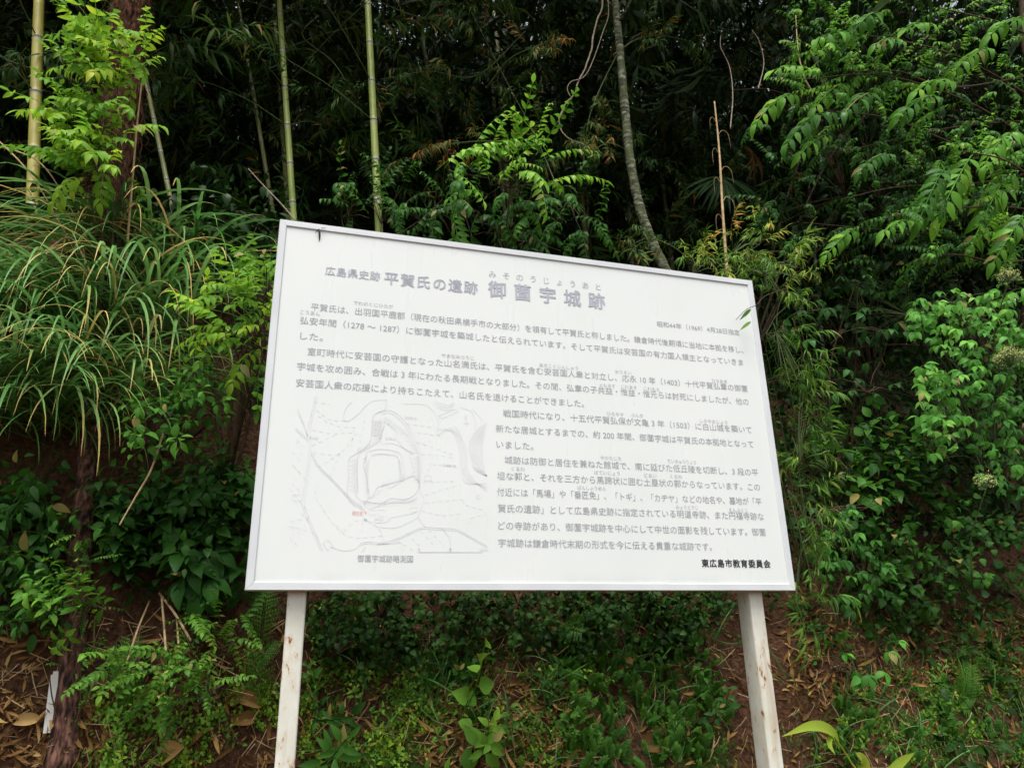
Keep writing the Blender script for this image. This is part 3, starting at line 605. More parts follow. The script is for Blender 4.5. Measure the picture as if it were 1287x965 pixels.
def shrub(name, label, cat, root, regions, mat, stem_mat=None, group=None, r0=.008, nb=7, twig=.0022, crown='foliage', sag=.0):
    """a plant with a stem, branches reaching into the regions and leaves on them.
       region: dict(poly, Y=(a,b), n, key, L=(a,b), dir, spread, tint=(a,b))"""
    base = np.array(root, float)
    o = thing(name, label, cat, base, group); fo, st = MB(), MB(); allp = []
    for R in regions:
        q = in_poly(R['n'], R['poly']); Y = R['Y'][0]+(R['Y'][1]-R['Y'][0])*rng.random(len(q)); P = np.array([at(a, b, c) for (a, b), c in zip(q, Y)])
        for _ in range(25):                  # leaves grow in front of the bank, not inside it
            low = P[:, 2] < height(P[:, 0], P[:, 1])+.05
            if not low.any(): break
            Y = np.where(low, Y-.04, Y); P = np.array([at(a, b, c) for (a, b), c in zip(q, Y)])
        n = len(P); L_ = R['L'][0]+(R['L'][1]-R['L'][0])*rng.random(n); ta, tb = R.get('tint', (.3, .7))
        D = dirs(n, R.get('dir', (0, -.5, -.1)), R.get('spread', .5))
        scatter(fo, R['key'], P, D, ups(n, R.get('us', .3), R.get('lean', -.35)), L_, ta+(tb-ta)*rng.random(n)); allp.append(P)
    P = np.vstack(allp); hubs = P[rng.permutation(len(P))[:min(nb, len(P))]] + np.array([0, .05, -.03])
    top = P.mean(0)+np.array([0, .1, 0])
    for h in hubs:
        mid = base+(h-base)*.5+np.array([0, .04, .12*np.linalg.norm(h-base)-sag])+rng.normal(size=3)*.04
        st.tube(smooth_path([base, mid, h], 12), np.linspace(r0, r0*.3, 12), 5)
    for p in P:
        h = hubs[np.argmin(np.linalg.norm(hubs-p, axis=1))]
        if np.linalg.norm(h-p) > .01: st.tube(np.array([h, (h+p)/2+np.array([0, 0, .02]), p]), [twig*1.3, twig, twig*.7], 3, cap=False)
    fo.build(crown, mat, o); st.build('stem', stem_mat or M['twig'], o)
    return o
def copy_tree(o, **kw):
    c = o.copy(); COL.objects.link(c)
    for ch in list(o.children):
        d = ch.copy(); COL.objects.link(d); d.parent = c
        for g in ch.children: e_ = g.copy(); COL.objects.link(e_); e_.parent = d
    tag(c, **kw); return c
# ------------------------------------------------------------------ the dark wood behind
def wood(name, label, n, xr, yr, zr, L, key, mat, above=0.2):
    mb = MB(); P = np.stack([xr[0]+(xr[1]-xr[0])*rng.random(n), yr[0]+(yr[1]-yr[0])*rng.random(n), rng.random(n)], -1)
    g0 = height(P[:, 0], P[:, 1])+above; lo = np.maximum(g0, zr[0]); P[:, 2] = lo+(np.maximum(zr[1], lo+.5)-lo)*P[:, 2]
    scatter(mb, key, P, dirs(n, (0, -.3, -.15), .8), ups(n, .5), L*(.7+.6*rng.random(n)), .15+.6*rng.random(n))
    return tag(mb.build(name, mat), label, 'foliage', kind='stuff')
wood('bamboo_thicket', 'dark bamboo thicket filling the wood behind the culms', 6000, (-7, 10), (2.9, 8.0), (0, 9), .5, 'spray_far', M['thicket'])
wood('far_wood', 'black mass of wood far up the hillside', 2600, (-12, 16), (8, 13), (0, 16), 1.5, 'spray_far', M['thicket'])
wood('shading_canopy', 'unseen roof of bamboo leaves added over the wood to block top light', 6500, (-9, 12), (0.9, 10), (6.3, 9.5), .8, 'spray_far', M['thicket'])  # leaf roof added above the view to keep top light out
wood('fine_bamboo_leaves', 'fine dim bamboo leaves on thin twigs in front of the thicket', 620, (-4, 6), (2.0, 3.3), (3.4, 8), .3, 'spray', M['bamboo_leaf'], above=.6)
# undergrowth on the hillside above the bank
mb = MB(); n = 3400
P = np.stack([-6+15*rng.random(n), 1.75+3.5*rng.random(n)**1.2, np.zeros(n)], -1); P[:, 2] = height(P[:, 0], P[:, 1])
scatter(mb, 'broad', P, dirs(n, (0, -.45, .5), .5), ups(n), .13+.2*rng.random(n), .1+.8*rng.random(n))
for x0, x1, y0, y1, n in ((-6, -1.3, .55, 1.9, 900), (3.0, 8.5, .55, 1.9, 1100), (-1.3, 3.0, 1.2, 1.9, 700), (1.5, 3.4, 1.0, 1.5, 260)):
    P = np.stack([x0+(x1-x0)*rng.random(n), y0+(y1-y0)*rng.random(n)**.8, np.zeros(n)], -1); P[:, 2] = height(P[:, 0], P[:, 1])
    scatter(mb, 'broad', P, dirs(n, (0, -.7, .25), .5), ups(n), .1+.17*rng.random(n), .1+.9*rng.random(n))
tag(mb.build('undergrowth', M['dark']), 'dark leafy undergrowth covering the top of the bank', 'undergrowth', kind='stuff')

# ------------------------------------------------------------------ bamboo culms
def culm_mat(name, c0, c1):
    m, t, N, L = newmat(name); tc = N('TexCoord'); mp = N('Mapping'); mp.inputs['Scale'].default_value = (1, 1, .06); L(tc.outputs['Object'], mp.inputs[0])
    no = N('TexNoise'); no.inputs['Scale'].default_value = 60; no.inputs['Detail'].default_value = 5; L(mp.outputs[0], no.inputs['Vector'])
    n2 = N('TexNoise'); n2.inputs['Scale'].default_value = 3.5; n2.inputs['Detail'].default_value = 4; L(tc.outputs['Object'], n2.inputs['Vector'])
    av = N('Math', operation='ADD'); L(no.outputs['Fac'], av.inputs[0]); L(n2.outputs['Fac'], av.inputs[1]); hf = N('Math', operation='MULTIPLY'); L(av.outputs[0], hf.inputs[0]); hf.inputs[1].default_value = .5
    r = ramp(N, L, hf.outputs[0], [(.36, c0), (.62, c1)])
    a = N('Attribute', attribute_name='tint'); k = ramp(N, L, a.outputs['Fac'], [(0,(0,0,0)), (.5,(1,1,1)), (1,(1,1,1))]); kc = ramp(N, L, a.outputs['Fac'], [(.5,(.38,.38,.3)), (1.,(.03,.03,.02))])
    mx = N('Mix', data_type='RGBA'); L(k.outputs[0], mx.inputs['Factor']); L(r.outputs[0], mx.inputs[6]); L(kc.outputs[0], mx.inputs[7])
    b = N('BsdfPrincipled'); L(mx.outputs[2], b.inputs['Base Color']); b.inputs['Roughness'].default_value = .42
    o = N('OutputMaterial'); L(b.outputs[0], o.inputs['Surface']); return m
M['culm_yellow'] = culm_mat('yellow_culm', (.33,.29,.05), (.52,.48,.11)); M['culm_green'] = culm_mat('green_culm', (.2,.28,.05), (.37,.43,.11))
M['culm_olive'] = culm_mat('olive_culm', (.15,.18,.045), (.28,.29,.09)); M['culm_shade'] = culm_mat('shade_dark_culm', (.06,.08,.03), (.14,.16,.06))  # last culm mix is darkened to stand in for thicket shade
def culm(label, a, b, r, mat, inter=.3, group=None, sprays=14, Ls=(.35, .6), zlo=2.8, top=8.0, ph=0.0, sides=12):
    a, b = np.array(a, float), np.array(b, float); d = (a-b)/(a[2]-b[2])          # upward per metre of z
    p = b.copy()
    for _ in range(400):
        if p[2] <= height(p[0], p[1])-.05: break
        p = p-d*.02
    base = p; tip = b+d*(top-b[2]); o = thing('bamboo', label, 'bamboo', base, group)
    ln = np.linalg.norm(tip-base); u = (tip-base)/ln; bend = np.cross(u, [0, 1, 0])*.0
    s, P, R, A = 0.0, [], [], []; q = -ph
    nodes = []
    while q < ln: nodes.append(q); q += inter*(.85+.3*min(1, max(q, 0)/3))
    ss, rr, aa = [0.0], [r], [0.0]
    for q in nodes:
        if q < .03 or q > ln-.1: continue
        for ds, f, c in ((-.02, .985, .0), (-.012, .99, .5), (-.004, 1.02, .55), (0, 1.13, 1.0), (.004, 1.10, .8), (.009, .99, .15), (.03, .985, 0)): ss.append(q+ds); rr.append(r*f); aa.append(c)
    ss.append(ln); rr.append(r*.8); aa.append(0)
    ss = np.array(ss); tp = 1-.25*ss/ln
    mb = MB(); mb.tube(base+u*ss[:, None], np.array(rr)*tp, sides, a=np.array(aa)); mb.build('culm', mat, o)
    if sprays:
        nz = [q for q in nodes if base[2]+u[2]*q > zlo and q < ln]
        Q = np.array([base+u*nz[k] for k in rng.integers(len(nz), size=sprays)]); th = rng.random(sprays)*2*np.pi
        D = np.stack([np.cos(th), np.sin(th)*.8-.25, .25+.3*rng.random(sprays)], -1); l1 = .25+.5*rng.random(sprays); E_ = Q+nrm(D)*l1[:, None]
        sp = Ls[0]+(Ls[1]-Ls[0])*rng.random(sprays); ti = .25+.5*rng.random(sprays); Dd = nrm(D*np.array([1, 1, .2])); Uu = ups(sprays, .25)
        if group:
            fo = MB(); scatter(fo, 'spray', E_, Dd, Uu, sp, ti)
            for q, e_ in zip(Q, E_): fo.tube(smooth_path([q, (q+e_)/2+[0, 0, .03], e_], 5), .003, 3, cap=False)
            fo.build('foliage', M['bamboo_leaf'], o)
        else:
            for k, (q, e_) in enumerate(zip(Q, E_)):
                br, fo = MB(), MB(); br.tube(smooth_path([q, (q+e_)/2+[0, 0, .03], e_], 6), [.004, .0035, .003, .0028, .0024, .002], 4); bo = br.build('branch', M['stem'], o)
                scatter(fo, 'spray', E_[k:k+1], Dd[k:k+1], Uu[k:k+1], sp[k:k+1], ti[k:k+1]); fo.build('foliage', M['bamboo_leaf'], bo)
    return o
culm('thick yellow bamboo at the far left edge, the only yellow one', at(49, 0, 1.75), at(38, 335, 1.6), .031, M['culm_yellow'], .42, sprays=12, zlo=4.2)
culm('green bamboo with pale node rings rising above the middle of the sign top', at(462, 0, 1.8), at(475, 262, 1.7), .026, M['culm_green'], .30, sprays=16, zlo=4.6, ph=.08)
culm('greyish olive bamboo ending behind the top left corner of the sign', at(351, 0, 2.1), at(369, 275, 2.0), .0225, M['culm_green'], .31, sprays=16, zlo=4.8)
culm('thin olive bamboo leaning right between the palm and the sign', at(183, 100, 1.75), at(234, 345, 1.6), .0135, M['culm_olive'], .24, sprays=7, zlo=4.0)
culm('slender dim bamboo high up between the palm and the olive bamboo', at(299, 0, 3.2), at(318, 115, 3.1), .019, M['culm_olive'], .3, sprays=8, zlo=4.5)
culm('dim bamboo standing right behind the greyish olive bamboo', at(344, 0, 3.6), at(350, 90, 3.5), .022, M['culm_olive'], .3, sprays=8, zlo=4.5)
culm('dark green bamboo deep in the wood left of the slim mossy tree', at(620, 0, 3.7), at(633, 160, 3.6), .034, M['culm_olive'], .3, sprays=10, zlo=4.2)
culm('thin dark bamboo between the green bamboo and the slim mossy tree', at(712, 20, 4.2), at(718, 90, 4.1), .03, M['culm_olive'], .3, sprays=10, zlo=5)
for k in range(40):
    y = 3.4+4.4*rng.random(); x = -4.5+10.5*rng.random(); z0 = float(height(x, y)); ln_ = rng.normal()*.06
    culm('dim slender bamboo standing deep in the shade of the thicket', (x+ln_*6, y, z0+6), (x, y, z0+.5), .016+.016*rng.random(), M['culm_shade'], .3, group='dim bamboos deep in the thicket', sprays=5, zlo=z0+1.5, top=9, Ls=(.5, .8), sides=7)
# low bamboo branches hanging into view over the sign
def branch_spray(label, pts, n, L, key='spray', mat='bamboo_leaf', tint=(.3, .75), r=.006, name='bamboo_branch', cat='branch', down=-.25, spread=.4, stem='stem', fl=.25, group=None):
    P = smooth_path([at(*q) for q in pts], 20); o = thing(name, label, cat, P[0], group); b = MB(); b.tube(P, np.linspace(r, r*.3, 20), 5); b.build('stem', M[stem], o)
    f = MB(); i = (fl+(1-fl)*rng.random(n))*19; Q = np.array([P[int(q)]+(P[min(19, int(q)+1)]-P[int(q)])*(q % 1) for q in i]); t_ = nrm(P[-1]-P[0])
    scatter(f, key, Q, nrm(t_*.5+np.array([0, -.2, down])+rng.normal(size=(n, 3))*spread), ups(n, .3), L[0]+(L[1]-L[0])*rng.random(n), tint[0]+(tint[1]-tint[0])*rng.random(n))
    f.build('foliage', M[mat], o); return o
branch_spray('leafy bamboo branch reaching left across the top centre toward the green bamboo', [(660,40,2.3),(600,95,2.1),(540,90,2.0),(478,100,1.9)], 16, (.18,.3))
branch_spray('long thin bamboo shoot slanting up left behind the compound leaf sapling', [(700,235,1.7),(672,170,1.8),(630,90,1.9),(590,10,2.0)], 10, (.15,.26), tint=(.4,.85))
branch_spray('bamboo branch with small bright leaves just left of the dry hanging vine', [(612,110,1.8),(640,75,1.6),(670,60,1.5),(690,52,1.45)], 9, (.16,.24), tint=(.6,.9))
branch_spray('bamboo branch drooping in front of the green bamboo near the top', [(470,0,2.2),(520,20,2.0),(560,25,1.9),(600,15,1.8)], 14, (.2,.32))
branch_spray('bamboo branch drooping beside the top of the greyish olive bamboo', [(400,20,2.4),(380,45,2.2),(420,80,2.0),(450,130,2.0)], 9, (.16,.26), tint=(.2,.6))
branch_spray('dark bamboo branch hanging over the gap right of the palm', [(300,80,2.6),(250,60,2.4),(215,75,2.3),(200,140,2.2)], 16, (.25,.4), tint=(.15,.5))
branch_spray('low bamboo branch with reddish leaves above the sapling left of the mossy tree', [(650,180,1.9),(600,178,1.8),(550,185,1.75),(505,205,1.7)], 12, (.16,.26), tint=(.4,1.))
branch_spray('bamboo twig with green leaves crossing the slim mossy tree near the top', [(770,70,1.5),(800,50,1.45),(830,45,1.4),(858,50,1.4)], 10, (.15,.22), tint=(.5,.85))
branch_spray('bamboo twigs left of the slim mossy tree at the height of the dry vine bend', [(780,60,1.7),(755,110,1.6),(740,150,1.6),(735,190,1.6)], 12, (.15,.25), tint=(.3,.8))
branch_spray('tuft of bright bamboo leaves growing from the middle of the slim mossy tree', [(790,190,1.6),(765,180,1.5),(745,190,1.45)], 8, (.14,.2), tint=(.6,.95))
branch_spray('leafy twig crossing the foot of the slim mossy tree above the sign', [(870,330,1.4),(845,310,1.3),(815,300,1.25),(790,310,1.2)], 12, (.14,.22), tint=(.3,.8))
branch_spray('dark bamboo branch along the left edge of the frame high up', [(-20,60,2.2),(20,80,2.0),(70,90,1.9),(110,70,1.9)], 14, (.25,.4), tint=(.2,.6))

# ------------------------------------------------------------------ palm on the left
M['bark_lower'] = solid('reddish_palm_bark', [(.36,(.014,.008,.006)), (.5,(.1,.045,.03)), (.64,(.23,.12,.085))], 70, .9, .5, stretch=(1, 1, .35), detail=8)
M['fibre'] = solid('brown_palm_fibre', [(.36,(.016,.008,.005)), (.52,(.07,.032,.019)), (.66,(.14,.07,.042))], 70, 1., 1., stretch=(1, 1, .25), spec=.05)
pb = hit(84, 932)
trunk = smooth_path([pb-[0, 0, .1], at(90, 840, pb[1]+.02), at(99, 720, pb[1]+.06), at(110, 590, pb[1]+.14), at(121, 470, pb[1]+.24), at(133, 340, pb[1]+.36), at(142, 240, pb[1]+.45), at(152, 130, pb[1]+.52), at(166, 0, pb[1]+.6), at(176, -130, pb[1]+.68), at(184, -300, pb[1]+.75)], 60)
palm = thing('palm_tree', 'tall palm with shaggy brown upper trunk and bare reddish base at left', 'palm', pb)
def rough_tube(mb, P, R, n, amp, seed):
    r = np.random.default_rng(seed); k0 = len(mb.V); mb.tube(P, R, n); V = mb.V[-1]; c = np.repeat(P, n, 0); m = len(c)
    V[:m] = c+(V[:m]-c)*(1+amp*r.normal(size=(m, 1)))
b = MB(); rough_tube(b, trunk[:34], np.interp(np.arange(34), [0, 2, 5, 33], [.065, .046, .040, .035])*(1+.04*np.sin(np.arange(34)*2.1)), 14, .04, 1); b.build('lower_trunk', M['bark_lower'], palm)
b = MB(); rough_tube(b, trunk[28:], np.interp(np.arange(32), [0, 6, 12, 31], [.038, .07, .09, .105]), 16, .1, 2)
for k in range(900):                          # hanging fibres
    i = rng.integers(29, 59); th = rng.random()*6.283; R_ = .085+.03*rng.random(); p0 = trunk[i]+np.array([R_*math.cos(th), R_*math.sin(th), 0]); l = .06+.12*rng.random()
    q = np.array([p0, p0+[.02*math.cos(th)+rng.normal()*.012, .02*math.sin(th), -l*.5], p0+[.025*math.cos(th)+rng.normal()*.03, .02*math.sin(th), -l]]); b.tube(q, [.0022, .0016, .0008], 3, cap=False)
b.build('shaggy_trunk', M['fibre'], palm)
def fan(mb, c, axis, L, n=22, span=2.3, droop=.35, a=.4):
    axis = nrm(axis); up = nrm(np.cross(np.cross(axis, Z), axis)); sd = np.cross(axis, up)
    for k in range(n):
        t_ = span*(k/(n-1)-.5); d = axis*math.cos(t_)+sd*math.sin(t_); l = L*(1-.18*abs(t_)/span)*(.9+.2*rng.random())
        Tt = leaf_t(.075, 6, .5, droop*(.6+.8*rng.random()), wide=.45)
        mb.inst(Tt, frames(d[None], (up+.12*rng.normal(size=3))[None])*l, np.array(c)[None], a+.25*rng.normal()*.3)
cr = MB()
for k in range(9):
    th = k*.7; fan(cr, trunk[-1]+np.array([.5*math.cos(th), .5*math.sin(th), .15]), (math.cos(th), math.sin(th), -.1), .5)
    cr.tube([trunk[-1], trunk[-1]+np.array([.5*math.cos(th), .5*math.sin(th), .15])], .009, 5)
cr.build('crown', M['dark'], palm)
# young fan palm in the shade on the right
fp = thing('fan_palm', 'young fan palm with drooping dark fan in the shade right of the mossy tree', 'palm', root_of(905, 330, 2.2)); fm = MB(); c = at(906, 222, 1.9)
fan(fm, c, (-.05, -.45, -.8), .42, 20, 2.6, .3, .3); fan(fm, c+np.array([.1, .15, .05]), (.7, -.3, -.6), .4, 14, 1.8, .4, .2); fm.build('frond', M['dark'], fp)  # dark leaf colour stands in for the dim shade here
fm = MB(); fan(fm, at(935, 185, 1.9), (.55, -.3, -.9), .38, 8, .9, .5, .3); fm.build('dead_frond', M['litter'], fp)
fm = MB(); fm.tube(smooth_path([BASE[fp.name], (BASE[fp.name]+c)/2+[.05, .1, .1], c], 10), .009, 5); fm.build('stalk', M['stem'], fp)

# ------------------------------------------------------------------ slim mossy tree, vine, dead stalk
m, t, N, L = newmat('mossy_bark'); tc = N('TexCoord'); mp = N('Mapping'); mp.inputs['Scale'].default_value = (.9, .9, 2.6); L(tc.outputs['Object'], mp.inputs[0])
n1 = N('TexNoise'); n1.inputs['Scale'].default_value = 22; n1.inputs['Detail'].default_value = 7; L(mp.outputs[0], n1.inputs['Vector']); n2 = N('TexNoise'); n2.inputs['Scale'].default_value = 9; n2.inputs['Detail'].default_value = 6; L(tc.outputs['Object'], n2.inputs['Vector'])
r1 = ramp(N, L, n1.outputs['Fac'], [(.38,(.02,.02,.012)), (.5,(.1,.11,.05)), (.64,(.3,.31,.22))]); r2 = ramp(N, L, n2.outputs['Fac'], [(.45,(0,0,0)), (.62,(1,1,1))]); mx = N('Mix', data_type='RGBA'); L(r2.outputs[0], mx.inputs['Factor']); L(r1.outputs[0], mx.inputs[6]); mx.inputs[7].default_value = (.07,.09,.03,1)
b_ = N('BsdfPrincipled'); b_.inputs['Roughness'].default_value = .85; L(mx.outputs[2], b_.inputs['Base Color']); bp = N('Bump'); bp.inputs['Strength'].default_value = .9; bp.inputs['Distance'].default_value = .01; L(n1.outputs['Fac'], bp.inputs['Height']); L(bp.outputs[0], b_.inputs['Normal']); o_ = N('OutputMaterial'); L(b_.outputs[0], o_.inputs['Surface']); M['mossy'] = m
tp = [at(*q) for q in ((868,400,1.5),(843,352,1.5),(820,305,1.5),(804,260,1.5),(792,200,1.5),(784,120,1.5),(778,50,1.5),(773,0,1.52),(764,-120,1.55),(750,-320,1.6))]
rt = root_of(905, 470, 1.5); tree = thing('slim_tree', 'slim mossy tree trunk with ringed bark bending up behind the sign', 'tree', rt)
tb = MB(); P = smooth_path([rt-[0, 0, .1]]+tp, 70); rough_tube(tb, P, np.linspace(.036, .024, 70)*(1+.06*np.sin(np.arange(70)*1.9)), 12, .03, 5); tb.build('trunk', M['mossy'], tree)
tb, tf = MB(), MB()
for k in range(7):
    p0 = P[-1-3*k]; th = k*1.9; e_ = p0+np.array([.7*math.cos(th), .6*math.sin(th), .35]); tb.tube(smooth_path([p0, (p0+e_)/2+[0, 0, .1], e_], 8), np.linspace(.011, .004, 8), 5); scatter(tf, 'broad', e_+rng.normal(size=(14, 3))*.22, dirs(14, (math.cos(th), math.sin(th), .1), .6), ups(14), .25+.2*rng.random(14), .3+.4*rng.random(14))
tb.build('limb', M['mossy'], tree); tf.build('crown', M['dark'], tree)
vp = [at(*q) for q in ((752,-90,1.55),(757,0,1.5),(749,25,1.5),(746,45,1.5),(742,68,1.5),(735,88,1.5),(727,102,1.5),(722,118,1.5),(711,131,1.5),(703,147,1.5),(704,163,1.5),(714,176,1.5),(728,182,1.5),(742,188,1.5))]
vn = thing('hanging_vine', 'pale dry vine hanging in a twisted loop left of the mossy tree', 'vine', vp[0]); b = MB(); Q = smooth_path(vp, 80); Q += np.cumsum(rng.normal(size=Q.shape)*.0016, 0); b.tube(Q, np.linspace(.0065, .0035, 80)*(1+.2*rng.random(80)), 6)
b.tube(smooth_path([at(*q) for q in ((757,-40,1.5),(765,12,1.48),(758,40,1.5),(738,92,1.49),(718,103,1.5),(713,112,1.5),(717,122,1.5))], 40), .0035, 5); b.build('vine', M['pale_vine'], vn)
def stick(name, label, cat, pts, r, mat, curls=0, group=None):
    P = smooth_path([at(*q) for q in pts], 10*len(pts)); o = thing(name, label, cat, P[0], group); b = MB(); b.tube(P, np.linspace(r, r*.55, len(P))*(1+.12*rng.random(len(P))), 6)
    for k in range(curls):
        p = P[int((.25+.7*k/curls)*len(P))]; s_ = (1 if k % 2 else -1); b.tube(smooth_path([p, p+[.03*s_, -.01, .035], p+[.06*s_, -.02, .0], p+[.065*s_, -.02, -.07-.04*rng.random()]], 12), np.linspace(.0022, .0008, 12), 3)
    b.build('stalk', M[mat], o); return o
stick('dead_stalk', 'upright dead stalk with curled side strips rising behind the sign top right', 'stalk', [(914,345,.9),(908,260,.95),(904,190,1.),(898,128,1.05)], .0085, 'straw', 7)
stick('dry_twig', 'forked pale dry twig above the dead stalk', 'twig', [(918,162,1.2),(921,120,1.25),(917,85,1.3),(906,60,1.3),(906,45,1.3)], .004, 'pale_vine')
stick('dry_twig', 'bent pale twig right of the dead stalk touching the compound leaves', 'twig', [(953,112,1.2),(960,80,1.25),(954,52,1.25),(945,38,1.25)], .004, 'pale_vine')
stick('dry_twig', 'short mottled dead twig hanging among the top right compound leaves', 'twig', [(1022,118,.9),(1010,95,.9),(1003,62,.95),(1000,20,1.)], .006, 'straw')
stick('dry_twig', 'thin horizontal dry twig crossing right of the dead stalk', 'twig', [(1000,122,1.2),(960,112,1.2),(920,114,1.2)], .003, 'twig')
stick('dry_twig', 'thin curved dry twig sticking up left of the sign top corner', 'twig', [(372,278,.5),(352,255,.5),(330,232,.5),(312,212,.5)], .003, 'pale_vine')

# ------------------------------------------------------------------ vine and grass on the left
shrub('climbing_vine', 'bright yellow green leafy vine climbing the shaggy palm trunk', 'vine', root_of(112, 620, .95),
      [dict(poly=[(105,60),(150,80),(155,150),(145,230),(105,235),(75,200),(90,120)], Y=(.72,.95), n=84, key='wisteria', L=(.16,.25), dir=(-.2,-.8,-.1), spread=.45, tint=(.4,.88)),
       dict(poly=[(95,60),(185,50),(195,90),(160,105),(105,100)], Y=(.72,.92), n=30, key='wisteria', L=(.17,.25), dir=(0,-.7,0), spread=.5, tint=(.5,.92)),
       dict(poly=[(75,-5),(150,-5),(140,40),(85,40)], Y=(.95,1.15), n=12, key='wisteria', L=(.2,.26), dir=(0,-.6,-.1), spread=.5, tint=(.1,.55)),
       dict(poly=[(135,240),(200,245),(205,265),(140,270)], Y=(1.0,1.1), n=7, key='wisteria', L=(.14,.2), dir=(.3,-.5,0), spread=.5, tint=(.1,.5))], M['wisteria'], nb=22, r0=.003, twig=.0015)
shrub('climbing_vine', 'thin climber with small leaves winding up the bare lower palm trunk', 'vine', root_of(92, 900, .75), [dict(poly=[(90,640),(125,640),(110,900),(70,900)], Y=(.62,.8), n=26, key='smallpinn', L=(.07,.12), dir=(.2,-.7,.1), spread=.6, tint=(.3,.8))], M['herb'], stem_mat=M['twig'], nb=10, r0=.003, twig=.0012)
stick('dead_stalk', 'long straw coloured stem standing against the palm vine', 'stalk', [(158,330,.95),(165,245,.92),(172,160,.9),(178,105,.9)], .006, 'straw')
def grass_clump(label, roots, n, L, tint, fan_=1.0, dry=.12, face=(0, -.9), lift=0.0):
    base = hit(*roots[0][:2]); o = thing('grass_clump', label, 'grass', base); g_, d_ = MB(), MB()
    for (px_, py_, Y_), k in zip(roots, [n//len(roots)]*len(roots)):
        c = hit(px_, py_); c = root_of(px_, py_, Y_) if c is None else c
        P = c+[0, lift, .03]+rng.normal(size=(k, 3))*[.09, .06, .04]; th = rng.normal(size=k)*fan_; D = np.stack([np.sin(th)+face[0], -np.abs(np.cos(th))*.6-.1, np.zeros(k)], -1); l = L[0]+(L[1]-L[0])*rng.random(k)
        isd = rng.random(k) < dry; Mx = frames(D, np.tile(Z, (k, 1)))*l[:, None, None]; pick = rng.integers(5, size=k); a = np.where(isd, .84+.16*rng.random(k), tint[0]+(tint[1]-tint[0])*rng.random(k))
        for q in range(5):
            s = (pick == q) & ~isd; g_.inst(T['blade'][q], Mx[s], P[s], a[s]); s = (pick == q) & isd; d_.inst(T['blade'][q], Mx[s]*np.array([1, .6, 1]), P[s], a[s])
    g_.build('blades', M['grass'], o)
    if d_.n: d_.build('dry_blades', M['grass'], o)
    return o
grass_clump('large clump of long arching grass left of the sign with broad blue green blades', [(215,360,1.12),(190,345,1.15),(240,355,1.15),(175,375,1.05)], 110, (.6,1.0), (.25,.72), 1.2, .08)
grass_clump('grass clump hanging in front of the palm trunk, mixed with straw coloured blades', [(140,325,.95),(115,350,.95),(165,385,.85)], 90, (.5,.95), (.2,.65), 1.2, .45)
grass_clump('dense grass clump at the left edge of the frame under the yellow bamboo', [(30,420,1.0),(-30,400,1.05),(70,420,.98),(0,370,1.1)], 130, (.5,.9), (.1,.6), 1.3, .15)
grass_clump('long bladed grass clump hanging down the slope below the shaggy palm trunk', [(180,410,.9),(120,425,.9),(205,430,.9)], 110, (.55,.9), (.45,.78), 1.1, .1, lift=-.08)
grass_clump('pale long bladed grass clump drooping at the left edge half way up', [(40,430,.9),(0,450,.9),(80,445,.9),(-40,440,.9)], 130, (.5,.85), (.35,.76), 1.1, .12)
grass_clump('lower grass clump with long hanging blades in front of the palm trunk half way down', [(135,500,.9),(110,490,.9),(160,505,.9),(130,530,.9)], 90, (.45,.75), (.45,.78), 1.0, .08, lift=-.14)
grass_clump('lower left edge clump of long hanging pale blades above the dark shrub', [(40,510,.9),(0,520,.9),(80,505,.9),(30,545,.9),(75,550,.9)], 170, (.45,.8), (.35,.76), 1.1, .1, lift=-.14)
grass_clump('small grass tuft with wide blades hanging low left of the sign', [(135,470,.82),(150,480,.82)], 44, (.4,.65), (.45,.76), .9, .04)
grass_clump('grass tuft hanging beside the left edge of the sign', [(318,500,.6)], 14, (.35,.5), (.3,.6), .5, .1)
grass_clump('low grass clump at the left edge below the tall grass', [(20,530,.95),(70,560,.9),(-40,540,.95)], 100, (.4,.7), (.1,.6), 1.3, .12)
stick('dry_reed', 'long straw coloured reed bending over at the far left edge', 'reed', [(-30,180,1.),(20,190,.95),(60,215,.9),(110,300,.9)], .004, 'straw')
stick('dry_reed', 'dry reed slanting from the left edge down across the yellow bamboo', 'reed', [(-20,160,.95),(35,215,.9),(75,280,.88),(110,350,.85)], .0035, 'straw')
stick('dry_reed', 'dry arched reed in front of the lower palm fibres', 'reed', [(115,345,.8),(90,300,.8),(62,315,.78),(38,360,.78),(30,420,.78)], .0035, 'straw')
stick('dry_reed', 'pale dry reed pointing down left below the hanging vine spray', 'reed', [(205,545,.6),(190,590,.55),(170,625,.52),(150,660,.5)], .0045, 'straw')
shrub('leafy_vine', 'yellow green leafy vine mound touching the left edge of the sign', 'vine', root_of(300, 470, 1.0),
      [dict(poly=[(255,385),(300,365),(345,360),(340,440),(310,460),(265,420)], Y=(.35,.65), n=38, key='wisteria', L=(.14,.22), dir=(-.2,-.6,-.1), spread=.55, tint=(.3,.85)), dict(poly=[(280,340),(345,300),(345,370),(290,370)], Y=(.5,.8), n=16, key='wisteria', L=(.12,.2), dir=(0,-.5,.1), spread=.5, tint=(.1,.5))], M['wisteria'])
shrub('hanging_spray', 'spray of pointed oval leaves hanging below the big grass clump', 'vine', root_of(215, 450, 1.0),
      [dict(poly=[(185,490),(270,480),(280,520),(235,560),(205,580),(175,560)], Y=(.45,.65), n=34, key='broad', L=(.13,.19), dir=(-.1,-.6,-.35), spread=.4, tint=(.45,.8)), dict(poly=[(190,470),(290,470),(300,520),(190,520)], Y=(.6,.8), n=14, key='broad', L=(.15,.22), dir=(0,-.6,-.2), spread=.5, tint=(.15,.5))], M['broad'])

